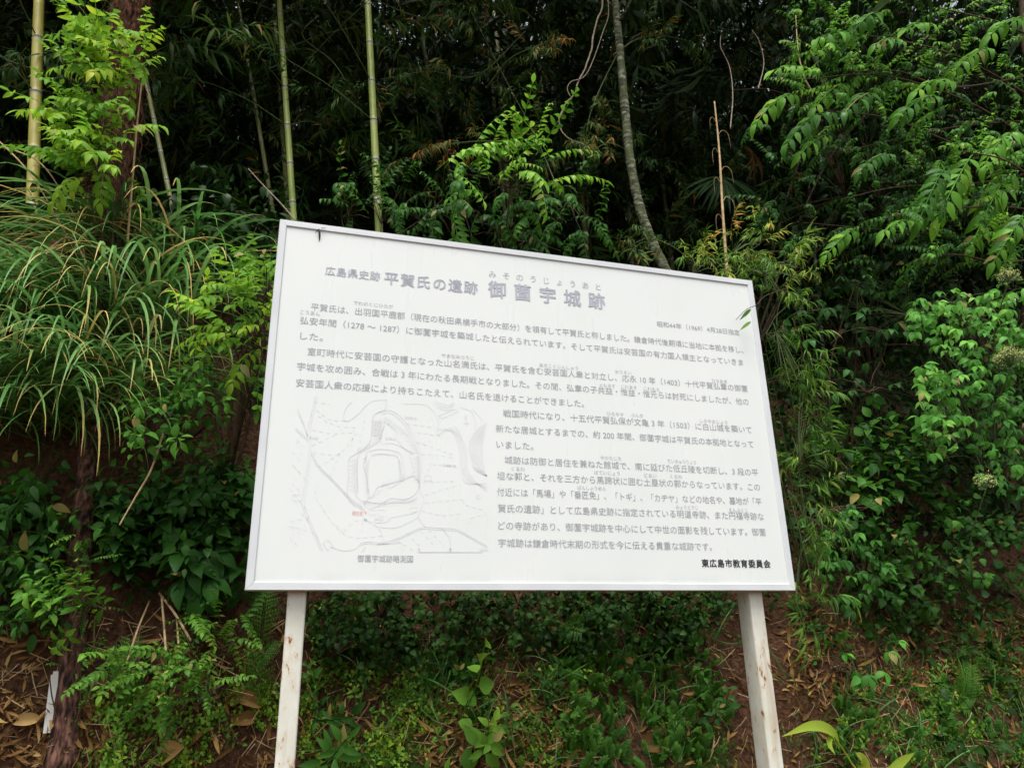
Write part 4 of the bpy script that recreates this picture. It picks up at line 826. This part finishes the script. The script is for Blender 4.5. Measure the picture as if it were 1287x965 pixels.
# ------------------------------------------------------------------ sapling behind the sign, right hand tree and shrubs
shrub('sapling', 'compound leaf sapling with young top tinted bright as highlights behind the sign centre', 'sapling', root_of(640, 330, 1.7),
      [dict(poly=[(545,210),(640,185),(700,200),(720,245),(640,265),(560,260)], Y=(.85,1.2), n=22, key='sumac', L=(.3,.42), dir=(0,-.8,-.2), spread=.5, tint=(.6,1.)), dict(poly=[(610,185),(670,180),(690,205),(620,215)], Y=(.8,1.0), n=10, key='sumac', L=(.2,.28), dir=(0,-.6,.15), spread=.5, tint=(.75,1.)),  # top leaf tints raised to paint in bright highlights on young growth
       dict(poly=[(520,250),(740,235),(760,300),(700,320),(540,290)], Y=(.95,1.4), n=40, key='sumac', L=(.28,.4), dir=(0,-.8,-.3), spread=.5, tint=(.1,.5))], M['sumac'])
shrub('leafy_shrub', 'dark compound leaf shrub over the sign top left of the sapling', 'shrub', root_of(480, 300, 1.9),
      [dict(poly=[(415,240),(500,215),(560,240),(550,290),(430,275)], Y=(1.3,1.8), n=30, key='sumac', L=(.24,.34), dir=(-.1,-.7,-.2), spread=.5, tint=(.05,.5))], M['sumac'])
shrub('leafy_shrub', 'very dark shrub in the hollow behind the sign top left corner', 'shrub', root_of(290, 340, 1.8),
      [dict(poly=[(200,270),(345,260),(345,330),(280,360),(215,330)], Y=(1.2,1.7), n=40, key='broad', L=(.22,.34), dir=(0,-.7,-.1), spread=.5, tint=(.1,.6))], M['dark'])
troot = np.array([5.2, 1.5, float(height(5.2, 1.5))])
wt = thing('wax_tree', 'tree with large drooping compound leaves leaning in from the upper right', 'tree', troot)
tk, fo = MB(), MB(); tp_ = smooth_path([troot-[0, 0, .1], troot+[-.1, -.1, 1.0], at(1330, 250, 1.1), at(1290, 60, 1.0), at(1280, -200, 1.0)], 30); tk.tube(tp_, np.linspace(.05, .028, 30), 9); tk.build('trunk', M['twig'], wt)
br = MB()
BR = [([(1310,130,1.),(1200,70,.9),(1090,45,.8),(1040,40,.75)], .85), ([(1315,190,1.),(1220,130,.85),(1110,95,.75),(1010,100,.7)], .8), ([(1320,230,1.),(1220,190,.8),(1120,150,.7),(1040,140,.7)], .7), ([(1325,250,1.),(1270,205,.6),(1210,190,.5)], .9), ([(1320,60,1.),(1260,30,.7),(1180,10,.65)], .85), ([(1325,270,1.),(1260,260,.8),(1160,265,.7),(1110,275,.65)], .6),
      ([(1330,290,1.1),(1240,300,1.),(1120,290,.9),(1010,280,.9)], .35), ([(1320,150,1.1),(1200,160,1.2),(1060,190,1.1),(1000,190,1.)], .4), ([(1310,0,1.),(1180,-40,.9),(1060,-30,.9),(1010,0,.9)], .6), ([(1330,210,1.),(1230,230,.9),(1130,235,.85),(1060,250,.8)], .5), ([(1320,90,.9),(1200,110,.8),(1130,90,.75),(1070,90,.7)], .8), ([(1330,320,.9),(1260,330,.8),(1200,320,.75),(1150,330,.7)], .65)]
for pts, br_ in BR:
    Pb = smooth_path([at(*q) for q in pts], 24); br.tube(Pb, np.linspace(.009, .003, 24), 6)
    for k in range(13):
        i = 4+int(19*k/12.01); p = Pb[i]; t_ = nrm(Pb[min(23, i+1)]-Pb[i-1]); sd = nrm(np.cross(t_, Z)); s_ = 1 if k % 2 else -1
        d = nrm(t_*.55+sd*s_*.75+np.array([0, -.35, -.05])+rng.normal(size=3)*.25); l = .19+.12*rng.random()
        scatter(fo, 'sumac', p[None], d[None], ups(1, .25, -.9), l, br_-.25+.3*rng.random())
HL = [(1087,50,1020,72,.8),(1030,97,965,107,.9),(1007,122,947,147,.9),(1071,108,1022,148,.95),(1057,146,980,170,.6),(1046,172,1005,206,.85),(1180,40,1135,55,.9),(1204,108,1150,124,.95),(1188,128,1130,146,.7),(1252,68,1200,88,.95),(1285,170,1235,200,.9),(1222,195,1186,290,.95),(1275,215,1228,310,.95),(1155,283,1108,302,.9),(1080,290,1045,318,.85),(1140,60,1098,62,.8),(1290,30,1245,55,.9),(1110,20,1070,40,.7),(1290,270,1262,330,.75),(1190,210,1160,290,.6),(1128,200,1080,215,.5),(1100,120,1060,165,.5)]
for a, b_, c_, d_, tt in HL:
    Y0 = .55+.25*rng.random(); p, q = at(a, b_, Y0+.12), at(c_, d_, Y0-.1); scatter(fo, 'sumac', p[None], (q-p+[0, 0, .12*np.linalg.norm(q-p)])[None], ups(1, .2, -1.), np.linalg.norm(q-p)*.8+.02, tt*.85)
for poly, cnt, Ya, Yb, ta, tb_, la, lb in (([(985,0),(1300,-20),(1300,200),(1090,215),(1000,160)], 130, .7, 1.2, .1, .8, .2, .31), ([(960,150),(1110,170),(1300,170),(1300,345),(1120,340),(965,300)], 140, .85, 1.35, .0, .5, .2, .3), ([(1110,180),(1300,150),(1300,335),(1180,335)], 85, .65, .95, .3, .95, .2, .29), ([(1000,20),(1130,0),(1120,130),(1010,150)], 60, .65, .9, .45, 1., .18, .27), ([(1300,-50),(1700,-50),(1600,400),(1300,400)], 70, .8, 1.6, .2, .8, .3, .4)):  # deeper layers get lower tints, shade put into the leaf colour
    P_ = np.array([at(x, y, Ya+(Yb-Ya)*rng.random()) for x, y in in_poly(cnt, poly)]); scatter(fo, 'sumac', P_, dirs(cnt, (-.6, -.4, -.2), .4), ups(cnt, .3, -.85), la+(lb-la)*rng.random(cnt), ta+(tb_-ta)*rng.random(cnt))
    for p_ in P_:
        if rng.random() < .6: fo.tube(np.array([p_, p_+[.1, .08, -.02], p_+[.22, .2, .0]]), [.002, .003, .004], 4, cap=False)
fo.build('crown', M['sumac'], wt); br.build('limb', M['twig'], wt)
shrub('dark_tree', 'dark small leaved tree filling the hollow behind the right hand leaves', 'tree', np.array([3.3, 2.4, float(height(3.3, 2.4))]),
      [dict(poly=[(960,-10),(1300,-10),(1300,330),(960,330)], Y=(1.3,2.1), n=150, key='broad', L=(.25,.42), dir=(-.2,-.6,-.2), spread=.5, tint=(.0,.5)), dict(poly=[(990,330),(1300,330),(1300,560),(1010,560)], Y=(1.2,1.9), n=170, key='broad', L=(.16,.28), dir=(-.2,-.6,-.2), spread=.5, tint=(.0,.5)), dict(poly=[(1030,540),(1290,560),(1290,680),(1030,660)], Y=(1.0,1.5), n=150, key='broad', L=(.18,.3), dir=(-.2,-.6,-.1), spread=.5, tint=(.0,.4))], M['dark'], nb=14, r0=.012, crown='crown')  # darkened leaves also cover the hollow, as its deep shade
shrub('trefoil_shrub', 'shrub with pointed three part leaves cascading at the right edge', 'shrub', root_of(1260, 640, 1.5),
      [dict(poly=[(1140,375),(1290,360),(1290,420),(1200,455),(1150,420)], Y=(.5,.8), n=140, key='trefoil', L=(.085,.135), dir=(-.35,-.6,-.25), spread=.4, tint=(.55,1.)), dict(poly=[(1150,460),(1230,450),(1210,540),(1170,570),(1148,530)], Y=(.5,.8), n=110, key='trefoil', L=(.085,.13), dir=(-.3,-.6,-.3), spread=.4, tint=(.5,1.)),
       dict(poly=[(1210,440),(1290,430),(1290,620),(1225,600)], Y=(.6,.95), n=150, key='trefoil', L=(.085,.13), dir=(-.2,-.6,-.35), spread=.4, tint=(.3,.75)), dict(poly=[(1040,345),(1150,340),(1150,420),(1060,430)], Y=(1.1,1.4), n=36, key='trefoil', L=(.12,.17), dir=(-.2,-.5,-.2), spread=.45, tint=(.0,.3))], M['trefoil'], stem_mat=M['stem'], nb=30, r0=.005, twig=.0014)
def umbel(label, c, R_, n):
    c = np.array(c); root = c+np.array([.06, .25, -.45]); o = thing('elder_flower', label, 'flower', root); s, p = MB(), MB(); s.tube(smooth_path([root, (root+c)/2+[0, .05, -.02], c-[0, 0, R_*.5]], 10), np.linspace(.004, .0025, 10), 5)
    for k in range(n):
        th = rng.random()*6.283; rr = R_*math.sqrt(rng.random()); q = c+np.array([rr*math.cos(th), rr*math.sin(th)*.8-.1*R_, R_*.45*(1-(rr/R_)**2)+rng.normal()*.012-.3*R_*(rr/R_)*rng.random()])
        if k % 4 == 0: s.tube([c-[0, 0, R_*.5], q], .0011, 3, cap=False)
        for w_ in range(3): 
            d = nrm(rng.normal(size=3)); p.inst(T['leaf'][0], frames(d[None], nrm(rng.normal(size=3))[None])*.008, (q+rng.normal(size=3)*.004)[None], .5)
    s.build('stalk', M['stem'], o); p.build('flower_head', M['petal'], o)
umbel('large flat cluster of tiny pale yellow flowers at the right edge', at(1268, 450, .45), .095, 330); umbel('smaller pale flower cluster above the large one at the right edge', at(1266, 347, .5), .065, 160); umbel('faded thin flower cluster hanging low below the trefoil leaves', at(1238, 605, .5), .06, 90)

# dwarf bamboo behind the sign's right edge
def sasa(label, regions, root, mat='sasa'):
    return shrub('dwarf_bamboo', label, 'bamboo', root, regions, M[mat], stem_mat=M['stem'], nb=8, r0=.0035, twig=.0016)
sasa('narrow strip of yellow green and dry orange dwarf bamboo along the sign right edge', [
    dict(poly=[(945,300),(1000,292),(1015,340),(985,395),(955,380),(935,340)], Y=(.02,.3), n=34, key='sasa', L=(.085,.145), dir=(.3,-.4,-.1), spread=.6, tint=(.1,.6)), dict(poly=[(968,400),(1000,395),(1018,520),(995,600),(982,500)], Y=(.06,.3), n=40, key='sasa', L=(.09,.155), dir=(.6,-.4,-.1), spread=.5, tint=(.0,.42)),
    dict(poly=[(990,560),(1022,560),(1030,640),(1030,720),(1008,720)], Y=(.06,.3), n=32, key='sasa', L=(.09,.155), dir=(.6,-.4,-.15), spread=.5, tint=(.0,.46)), dict(poly=[(985,735),(1030,730),(1020,780),(990,785)], Y=(.15,.4), n=5, key='sasa', L=(.12,.2), dir=(.3,-.5,-.3), spread=.5, tint=(.1,.6))], root_of(1010, 700, 1.0))
shrub('dark_vine', 'dark green leafy growth between the dwarf bamboo strip and the trefoil shrub', 'vine', root_of(1060, 640, 1.3), [dict(poly=[(1000,340),(1140,340),(1130,560),(1050,640),(1010,560)], Y=(.6,1.0), n=34, key='trefoil', L=(.1,.16), dir=(-.2,-.6,-.25), spread=.5, tint=(.0,.25))], M['trefoil'])
sasa('dwarf bamboo twigs peeping over the sign top near its right corner', [dict(poly=[(850,330),(880,312),(960,330),(950,352),(880,340)], Y=(.15,.5), n=20, key='sasa', L=(.09,.14), dir=(-.1,-.5,.15), spread=.55, tint=(.25,.8)), dict(poly=[(915,270),(975,280),(965,330),(925,330)], Y=(.2,.5), n=14, key='sasa', L=(.09,.14), dir=(.1,-.5,-.1), spread=.5, tint=(.3,.9))], root_of(960, 420, 1.3))
o = thing('bamboo_sprig', 'thin sprig with two leaves hanging across the sign face near its upper right', 'sprig', at(952, 356, .03)); sm, sf = MB(), MB()
P = smooth_path([at(990, 362, .02), at(962, 372, -.03), at(951, 383, -.05), at(938, 389, -.05), at(925, 402, -.045)], 20); sm.tube(P, np.linspace(.0018, .0009, 20), 4); sm.build('stem', M['twig'], o)
for a, b_, c_, d_, tt in ((944,388,931,400,.1),(944,404,931,413,.4),(940,390,938,397,.1)):
    p, q = at(a, b_, -.045), at(c_, d_, -.05); sf.inst(leaf_t(.2, 5, .2, .2), frames((q-p)[None], np.array([[0, -1., .4]]))*np.linalg.norm(q-p), p[None], tt)
sf.build('foliage', M['sasa'], o)
o = thing('dead_leaf', 'small shrivelled dark leaf stuck on the sign top near its left corner', 'leaf', at(402, 292, -.004)); sf = MB()
for a, b_, c_, d_ in ((401,287,403,303),(402,288,397,290),(400,288,396,293),(403,287,407,286),(403,288,410,285),(401,287,399,292)):
    p, q = at(a, b_, -.006), at(c_, d_, -.008); sf.inst(leaf_t(.16, 4, .3, .3), frames((q-p)[None], np.array([[.2, -1., .3]]))*np.linalg.norm(q-p), p[None], .0)
sf.build('leaf', M['ink_black'], o)

# ------------------------------------------------------------------ bank vegetation, lower left
sh_ = lambda lab, root, regs, mat='broad', nm='leafy_shrub', **k: shrub(nm, lab, 'shrub', root, regs, M[mat], **k)
sh_('broad leaved dark shrub at the lower left edge behind the bare palm base', root_of(40, 760, 1.3), [dict(poly=[(-20,620),(75,620),(72,740),(45,800),(-20,790)], Y=(.75,1.1), n=90, key='broad', L=(.15,.25), dir=(-.1,-.6,-.15), spread=.5, tint=(.05,.55))])
sh_('dark leafy shrub right of the bare palm base with drooping pointed leaves', root_of(190, 740, 1.3), [dict(poly=[(135,640),(290,600),(305,690),(250,740),(130,745)], Y=(.75,1.15), n=105, key='nettle', L=(.13,.21), dir=(0,-.7,-.1), spread=.5, tint=(.0,.42))])
sh_('light green young shoots in front of the bare palm base', root_of(60, 800), [dict(poly=[(35,735),(90,745),(140,765),(120,800),(30,790)], Y=(.5,.72), n=18, key='nettle', L=(.09,.14), dir=(.1,-.6,.1), spread=.5, tint=(.6,.95))], nb=5)
sh_('dark shrub in the shade left of the sign lower corner', root_of(270, 660, 1.4), [dict(poly=[(215,640),(310,560),(305,740),(230,720)], Y=(.9,1.4), n=50, key='trefoil', L=(.16,.24), dir=(0,-.7,-.2), spread=.5, tint=(.05,.45))], mat='trefoil')
sh_('low plant with two rows of small round leaflets left of the palm side slope', root_of(190, 850), [dict(poly=[(125,840),(160,815),(215,815),(235,850),(180,860)], Y=(.55,.72), n=17, key='smallpinn', L=(.16,.22), dir=(-.3,-.6,-.05), spread=.4, tint=(.4,.8))], mat='herb', nb=4)
sh_('low round leaflet plant hanging on the soil left of the sign post', root_of(230, 900), [dict(poly=[(195,865),(265,840),(275,880),(240,895),(200,890)], Y=(.55,.72), n=20, key='smallpinn', L=(.12,.18), dir=(-.1,-.6,-.15), spread=.5, tint=(.3,.7))], mat='herb', nb=4)
sh_('reddish tinged low shrub with pointed leaflets above the bare soil patch', root_of(270, 810), [dict(poly=[(235,760),(310,750),(315,790),(255,830),(235,810)], Y=(.7,.9), n=22, key='smallpinn', L=(.14,.2), dir=(0,-.6,-.1), spread=.5, tint=(.3,.9))], mat='herb', nb=5)
sh_('leafy growth darkened like shade, hanging from the bank lip under the sign', root_of(500, 740, 1.5), [dict(poly=[(385,735),(620,735),(640,790),(540,830),(400,825)], Y=(.85,1.3), n=150, key='heart', L=(.12,.2), dir=(0,-.7,-.35), spread=.45, tint=(.1,.9))], mat='dark')  # dark leaf colour stands in for the shade of the overhang
sh_('leafy growth darkened like shade under the sign right half', root_of(800, 745, 1.5), [dict(poly=[(630,735),(930,735),(910,800),(760,820),(640,810)], Y=(.85,1.3), n=150, key='heart', L=(.11,.18), dir=(0,-.7,-.25), spread=.5, tint=(.1,.9))], mat='dark')  # same darkened leaves as painted shade below the board
sh_('wide leaved dark ground plant right of the sign below the trefoil shrub', root_of(1180, 780), [dict(poly=[(1060,660),(1290,640),(1290,760),(1150,790),(1060,740)], Y=(.8,1.2), n=80, key='heart', L=(.18,.28), dir=(-.1,-.7,-.05), spread=.5, tint=(.05,.55))])
sh_('pointed leaf seedling cluster right of the lower right sign corner', root_of(1090, 740), [dict(poly=[(1010,640),(1110,630),(1105,740),(1060,760),(1020,700)], Y=(.6,.9), n=80, key='trefoil', L=(.08,.13), dir=(-.1,-.7,-.1), spread=.5, tint=(.1,.65))], mat='trefoil')
sh_('broad leaved plant low in the dark hollow right of the sign', root_of(1090, 640, 1.4), [dict(poly=[(1040,580),(1150,570),(1160,640),(1050,650)], Y=(1.0,1.3), n=26, key='nettle', L=(.22,.3), dir=(0,-.7,.05), spread=.45, tint=(.3,.75))])
sh_('arrow leaved weed on the bare soil right of the sign post', root_of(1080, 850), [dict(poly=[(1045,815),(1120,805),(1130,850),(1060,860)], Y=(.55,.75), n=9, key='trefoil', L=(.09,.14), dir=(0,-.7,.1), spread=.5, tint=(.4,.75))], mat='trefoil', nb=4)

# countable small plants on the bank
def plant(name, label, cat, px, py, key, n, L, mat, tint=(.3, .7), d=(0, -.15, 1), spread=.25, group=None, foot=.02, part='foliage', us=.3):
    c = hit(px, py)
    if c is None: return
    o = thing(name, label, cat, c, group); f = MB(); P = c+rng.normal(size=(n, 3))*[foot, foot, 0]; P[:, 2] = height(P[:, 0], P[:, 1])-.005
    scatter(f, key, P, dirs(n, d, spread), np.tile([0, -.6, .5], (n, 1))+rng.normal(size=(n, 3))*us, L[0]+(L[1]-L[0])*rng.random(n), tint[0]+(tint[1]-tint[0])*rng.random(n)); f.build(part, M[mat], o); return o
plant('tall_weed', 'tall leafy weed standing just right of the left sign post', 'weed', 402, 960, 'tallweed', 1, (.62, .64), 'broad', (.5, .6), (.0, .1, 1), .02)
plant('tall_weed', 'second tall weed behind the one at the left sign post', 'weed', 442, 905, 'tallweed', 1, (.4, .42), 'broad', (.2, .3), (-.1, .0, 1), .02)
plant('heart_leaf_vine', 'small vine with bright heart shaped leaves climbing below the sign centre', 'vine', 565, 885, 'heart', 1, (.36, .38), 'herb', (.75, .8), (.05, -.1, 1), .03)
plant('herb', 'bright green broad leaved herb at the bottom edge below the sign centre', 'herb', 595, 968, 'nettle', 3, (.16, .22), 'herb', (.6, .85), (0, -.4, 1), .35)
plant('herb', 'upright green herb at the bottom edge between the posts right of centre', 'herb', 640, 945, 'weed', 2, (.18, .24), 'herb', (.3, .6))
for k, (x, y, l) in enumerate([(330,850,'fern with long fronds on the soil left of the left sign post'), (452,815,'fern hanging in the shade right of the left sign post'), (1205,885,'fern in the green patch at the lower right'), (700,800,'dark fern below the sign centre'), (150,905,'small fern on the pale soil beside the palm base')]):
    plant('fern', l, 'fern', x, y, 'fern', 5, (.15, .26), 'herb', (.1, .5) if k in (1, 3) else (.35, .7), (0, -.55, .6), .5, part='frond')
GR = [('mugwort', 'soft mugwort plant with deeply cut leaves on the bank right of centre', 'herb', 'mug', 'herb', 9, (.045, .08), (.2, .65), [(690,780),(900,770),(905,960),(720,968)], 56, 'mugwort plants on the bank under the sign'),
      ('weed', 'small leafy weed on the bank between the two posts', 'weed', 'weed', 'herb', 3, (.07, .14), (.45, 1.), [(385,840),(720,830),(720,968),(380,968)], 46, 'small weeds between the posts'),
      ('weed', 'small leafy weed at the lower left of the bank', 'weed', 'weed', 'herb', 3, (.07, .14), (.45, 1.), [(100,860),(345,870),(340,968),(110,968)], 30, 'small weeds at the lower left'),
      ('weed', 'small leafy weed in the green patch at the lower right', 'weed', 'weed', 'herb', 3, (.06, .13), (.35, .95), [(1010,880),(1290,830),(1290,968),(1010,968)], 36, 'small weeds at the lower right'),
      ('mugwort', 'soft mugwort plant on the lower right bank', 'herb', 'mug', 'herb', 8, (.04, .07), (.2, .7), [(1050,890),(1290,850),(1290,968),(1050,968)], 26, 'mugwort plants at the lower right'),
      ('seedling', 'little dark seedling on the shaded bank under the sign', 'seedling', 'nettle', 'broad', 3, (.08, .14), (.1, .6), [(390,780),(900,780),(900,860),(390,850)], 36, 'dark seedlings in the shade under the sign'),
      ('seedling', 'little seedling on the bank right of the sign post', 'seedling', 'nettle', 'broad', 3, (.07, .13), (.1, .7), [(980,770),(1290,760),(1290,810),(1000,830)], 22, 'seedlings right of the sign post'),
      ('grass_tuft', 'thin grass tuft on the bank under the sign', 'grass', 'blade', 'grass', 9, (.14, .3), (.1, .55), [(380,830),(1000,820),(1000,968),(380,968)], 24, 'thin grass tufts under the sign'),
      ('grass_tuft', 'thin grass tuft at the lower right of the bank', 'grass', 'blade', 'grass', 9, (.14, .28), (.1, .55), [(1000,870),(1290,850),(1290,968),(1000,968)], 22, 'thin grass tufts at the lower right')]
for nm, lab, cat, key, mat, n, L_, ti, poly, cnt, grp in GR:
    for x, y in in_poly(cnt, poly): plant(nm, lab, cat, x, y, key, n, L_, mat, ti, (0, -.45, .8), .45 if key != 'blade' else .8, grp, .03, 'blades' if key == 'blade' else 'foliage', .4)
# the large bright blade at the lower right
o = thing('grass_shoot', 'single large bright yellow green grass blade at the bottom right of the post', 'grass', hit(1060, 985)); g_ = MB(); b0 = at(1085, 990, .1); M['bright'] = leaf_mat('bright_blade', [(0,(.1,.19,.02)), (.6,(.22,.31,.035)), (1,(.3,.33,.06))], trans=.35)
def ribbon_leaf(mb, pts, w, a=.5):
    P = smooth_path(pts, 16); s = np.linspace(0, 1, 16); h = w/2*np.sin(np.pi*np.clip(s, .03, .99)**.8); Tn = nrm(np.gradient(P, axis=0)); sd = nrm(np.cross(Tn, np.array([0, -1., .5]))); V = []
    for k in range(16): V += [P[k]+sd[k]*h[k]-np.array([0, .2*h[k], -.2*h[k]]), P[k], P[k]-sd[k]*h[k]-np.array([0, .2*h[k], -.2*h[k]])]
    F = []
    for k in range(15): b = 3*k; F += [(b+1, b+4, b+3, b), (b+2, b+5, b+4, b+1)]
    mb.add(V, F, a=a)
ribbon_leaf(g_, [at(1055, 940, .12), at(1045, 920, .1), at(1020, 913, .06), at(983, 925, .02)], .042, .5); ribbon_leaf(g_, [at(1045, 920, .1), at(1042, 935, .08), at(1050, 948, .06)], .02, .3); ribbon_leaf(g_, [at(1080, 990, .1), at(1085, 960, .08), at(1075, 945, .05)], .05, .7); ribbon_leaf(g_, [at(1100, 990, .1), at(1130, 960, .08), at(1150, 945, .05)], .03, .4)
g_.tube(smooth_path([b0-[0, 0, .3], b0, at(1068, 955, .12), at(1045, 920, .1)], 12), .003, 5); g_.build('blade', M['bright'], o)

# ------------------------------------------------------------------ stuff on the soil
mb = MB(); n = 2600                           # clover and other creeping cover in patches
for poly, cnt, ta, tb_ in (([(290,870),(365,860),(350,968),(200,968)], 1300, .5, 1.), ([(380,850),(545,840),(560,968),(375,968)], 1900, .45, 1.), ([(540,850),(720,840),(720,968),(540,968)], 700, .1, .6), ([(1090,850),(1290,820),(1290,968),(1020,968)], 1500, .25, .85), ([(1150,770),(1290,760),(1290,830),(1150,840)], 360, .05, .4), ([(100,860),(250,880),(230,968),(90,968)], 420, .3, .9),([(700,860),(900,840),(930,968),(700,968)], 700, .1, .5), ([(560,790),(740,790),(740,850),(560,850)], 400, 0, .3), ([(1290,800),(1800,800),(1700,968),(1290,968)], 500, .1, .6), ([(-500,850),(0,850),(0,968),(-400,968)], 400, .1, .6)):
    pts = [hit(*q) for q in in_poly(cnt, poly)]; P = np.array([q for q in pts if q is not None]); n = len(P)
    keep = np.sin(P[:, 0]*9+1)*np.sin(P[:, 1]*11+P[:, 2]*7) > -.12; P = P[keep]; n = len(P)
    scatter(mb, 'clover', P, dirs(n, (0, -.4, .9), .4), ups(n, .3), .018+.03*rng.random(n), ta+(tb_-ta)*rng.random(n))
tag(mb.build('ground_cover', M['clover']), 'creeping clover like ground cover in yellow green patches on the soil', 'ground cover', kind='stuff')
mb = MB(); pts = [hit(*q) for q in in_poly(2300, [(-300,790),(1600,760),(1700,975),(-400,975)])] + [hit(*q) for q in in_poly(1100, [(990,775),(1290,765),(1290,880),(990,890)])] + [hit(*q) for q in in_poly(500, [(560,860),(720,850),(740,968),(520,968)])] + [hit(*q) for q in in_poly(250, [(-20,880),(130,880),(130,968),(-20,968)])]
P = np.array([q for q in pts if q is not None]); n = len(P); Nn = np.array([normal(x, y) for x, y in P[:, :2]]); P = P+Nn*.012
D = np.cross(Nn, nrm(rng.normal(size=(n, 3)))); scatter(mb, 'litter', P, D, Nn+rng.normal(size=(n, 3))*.5, .035+.075*rng.random(n), .05+.85*rng.random(n)**1.4)
tag(mb.build('leaf_litter', M['litter']), 'scattered dead bamboo leaves lying on the soil', 'leaf litter', kind='stuff')
mb = MB(); pts = [hit(*q) for q in in_poly(900, [(-200,780),(1500,770),(1600,975),(-300,975)])]; P = np.array([q for q in pts if q is not None])
for p in P:
    d = nrm(rng.normal(size=3)*[1, .3, .8])*(.04+.09*rng.random()); c = p+[0, -.012, .012]; mb.tube([c, c+d*.5+[0, -.008, 0], c+d], .0012+.001*rng.random(), 3, .3, cap=False)
tag(mb.build('fallen_twigs', M['straw']), 'thin dry stems and twigs strewn over the soil', 'twigs', kind='stuff')

# fallen sheaths, stakes and cut canes
def sheath(label, px, py, ang, L, w, a):
    c = hit(px, py); nn = normal(c[0], c[1]); t_ = nrm(np.cross(nn, [0, 1., 0])); u_ = np.cross(nn, t_); d = t_*math.cos(ang)+u_*math.sin(ang); mb = MB(); mb.inst(leaf_t(w/L*2, 8, .9, .5, wide=.35), frames(d[None], nn[None])*L, (c+nn*.03-d*L/2)[None], a)
    o = mb.build('fallen_sheath', M['litter']); tag(o, label, 'bamboo sheath')
sheath('reddish brown fallen bamboo sheath standing in the mugwort under the sign', 778, 838, 1.5, .13, .03, .35); sheath('tan fallen bamboo sheath on the soil at the bottom left of the left post', 212, 950, -.9, .16, .035, .75); sheath('long tan sheath leaning on the slope left of the left post', 297, 875, .9, .2, .03, .6)
sheath('brown sheath below the long tan one left of the left post', 296, 905, 1.4, .12, .025, .4); sheath('pale large sheath lying at the far lower left edge', 25, 905, 1.1, .12, .02, .9); sheath('curled grey sheath at the bottom right of the mugwort', 815, 935, .3, .18, .05, .25); sheath('yellow brown sheath on the litter at the right edge', 1225, 800, .3, .15, .035, .6)
def cane(label, a, b, r): 
    P = smooth_path([at(*a), (at(*a)+at(*b))/2+[0, -.01, .01], at(*b)], 14); o = thing('cut_cane', label, 'cane', P[-1]); mb = MB(); mb.tube(P, r*(1+.1*rng.random(14)), 6); mb.build('cane', M['straw'], o)
cane('longest tan dead cane slanting down right above the round leaflet plants', (200,745,.85), (240,805,.7), .0045); cane('upright tan dead cane left of the slanting one', (203,748,.84), (209,826,.66), .004); cane('short dead cane right of the upright one', (222,775,.8), (226,840,.64), .0035); cane('dead cane leaning left toward the palm base', (188,755,.85), (160,830,.66), .0035)
stick('vine_root', 'thin curved brown root hanging in the soil below the leaning cane', 'root', [(150,800,.85),(135,830,.7),(115,865,.65),(110,885,.62)], .005, 'twig')
M['plastic'] = solid('white_plastic', [(.3,(.55,.56,.5)), (.7,(.72,.72,.68))], 12, .5)
c = at(64, 908, hit(64, 905)[1]-.02); o = thing('marker_stake', 'short white plastic stake leaning beside the palm base', 'stake', c); mb = MB(); p1 = at(72, 843, c[1]+.01); u_ = nrm(p1-c); ax = nrm(np.cross(u_, [0, 1, 0])); fr = np.cross(ax, u_)
def slab(mb, c, u, ax, fr, h0, h1, w_, t_):
    V = [c+u*h+ax*sx*w_/2+fr*sy*t_/2 for h in (h0, h1) for sx, sy in ((-1,-1),(1,-1),(1,1),(-1,1))]; mb.add(V, [(3,2,1,0),(4,5,6,7),(0,1,5,4),(1,2,6,5),(2,3,7,6),(3,0,4,7)])
Ls_ = np.linalg.norm(p1-c); slab(mb, c, u_, ax, fr, -.03, Ls_, .022, .010); slab(mb, c+ax*.0145+fr*.012, u_, ax, fr, -.03, Ls_-.01, .010, .026); mb.build('stake_body', M['plastic'], o, smooth=False)
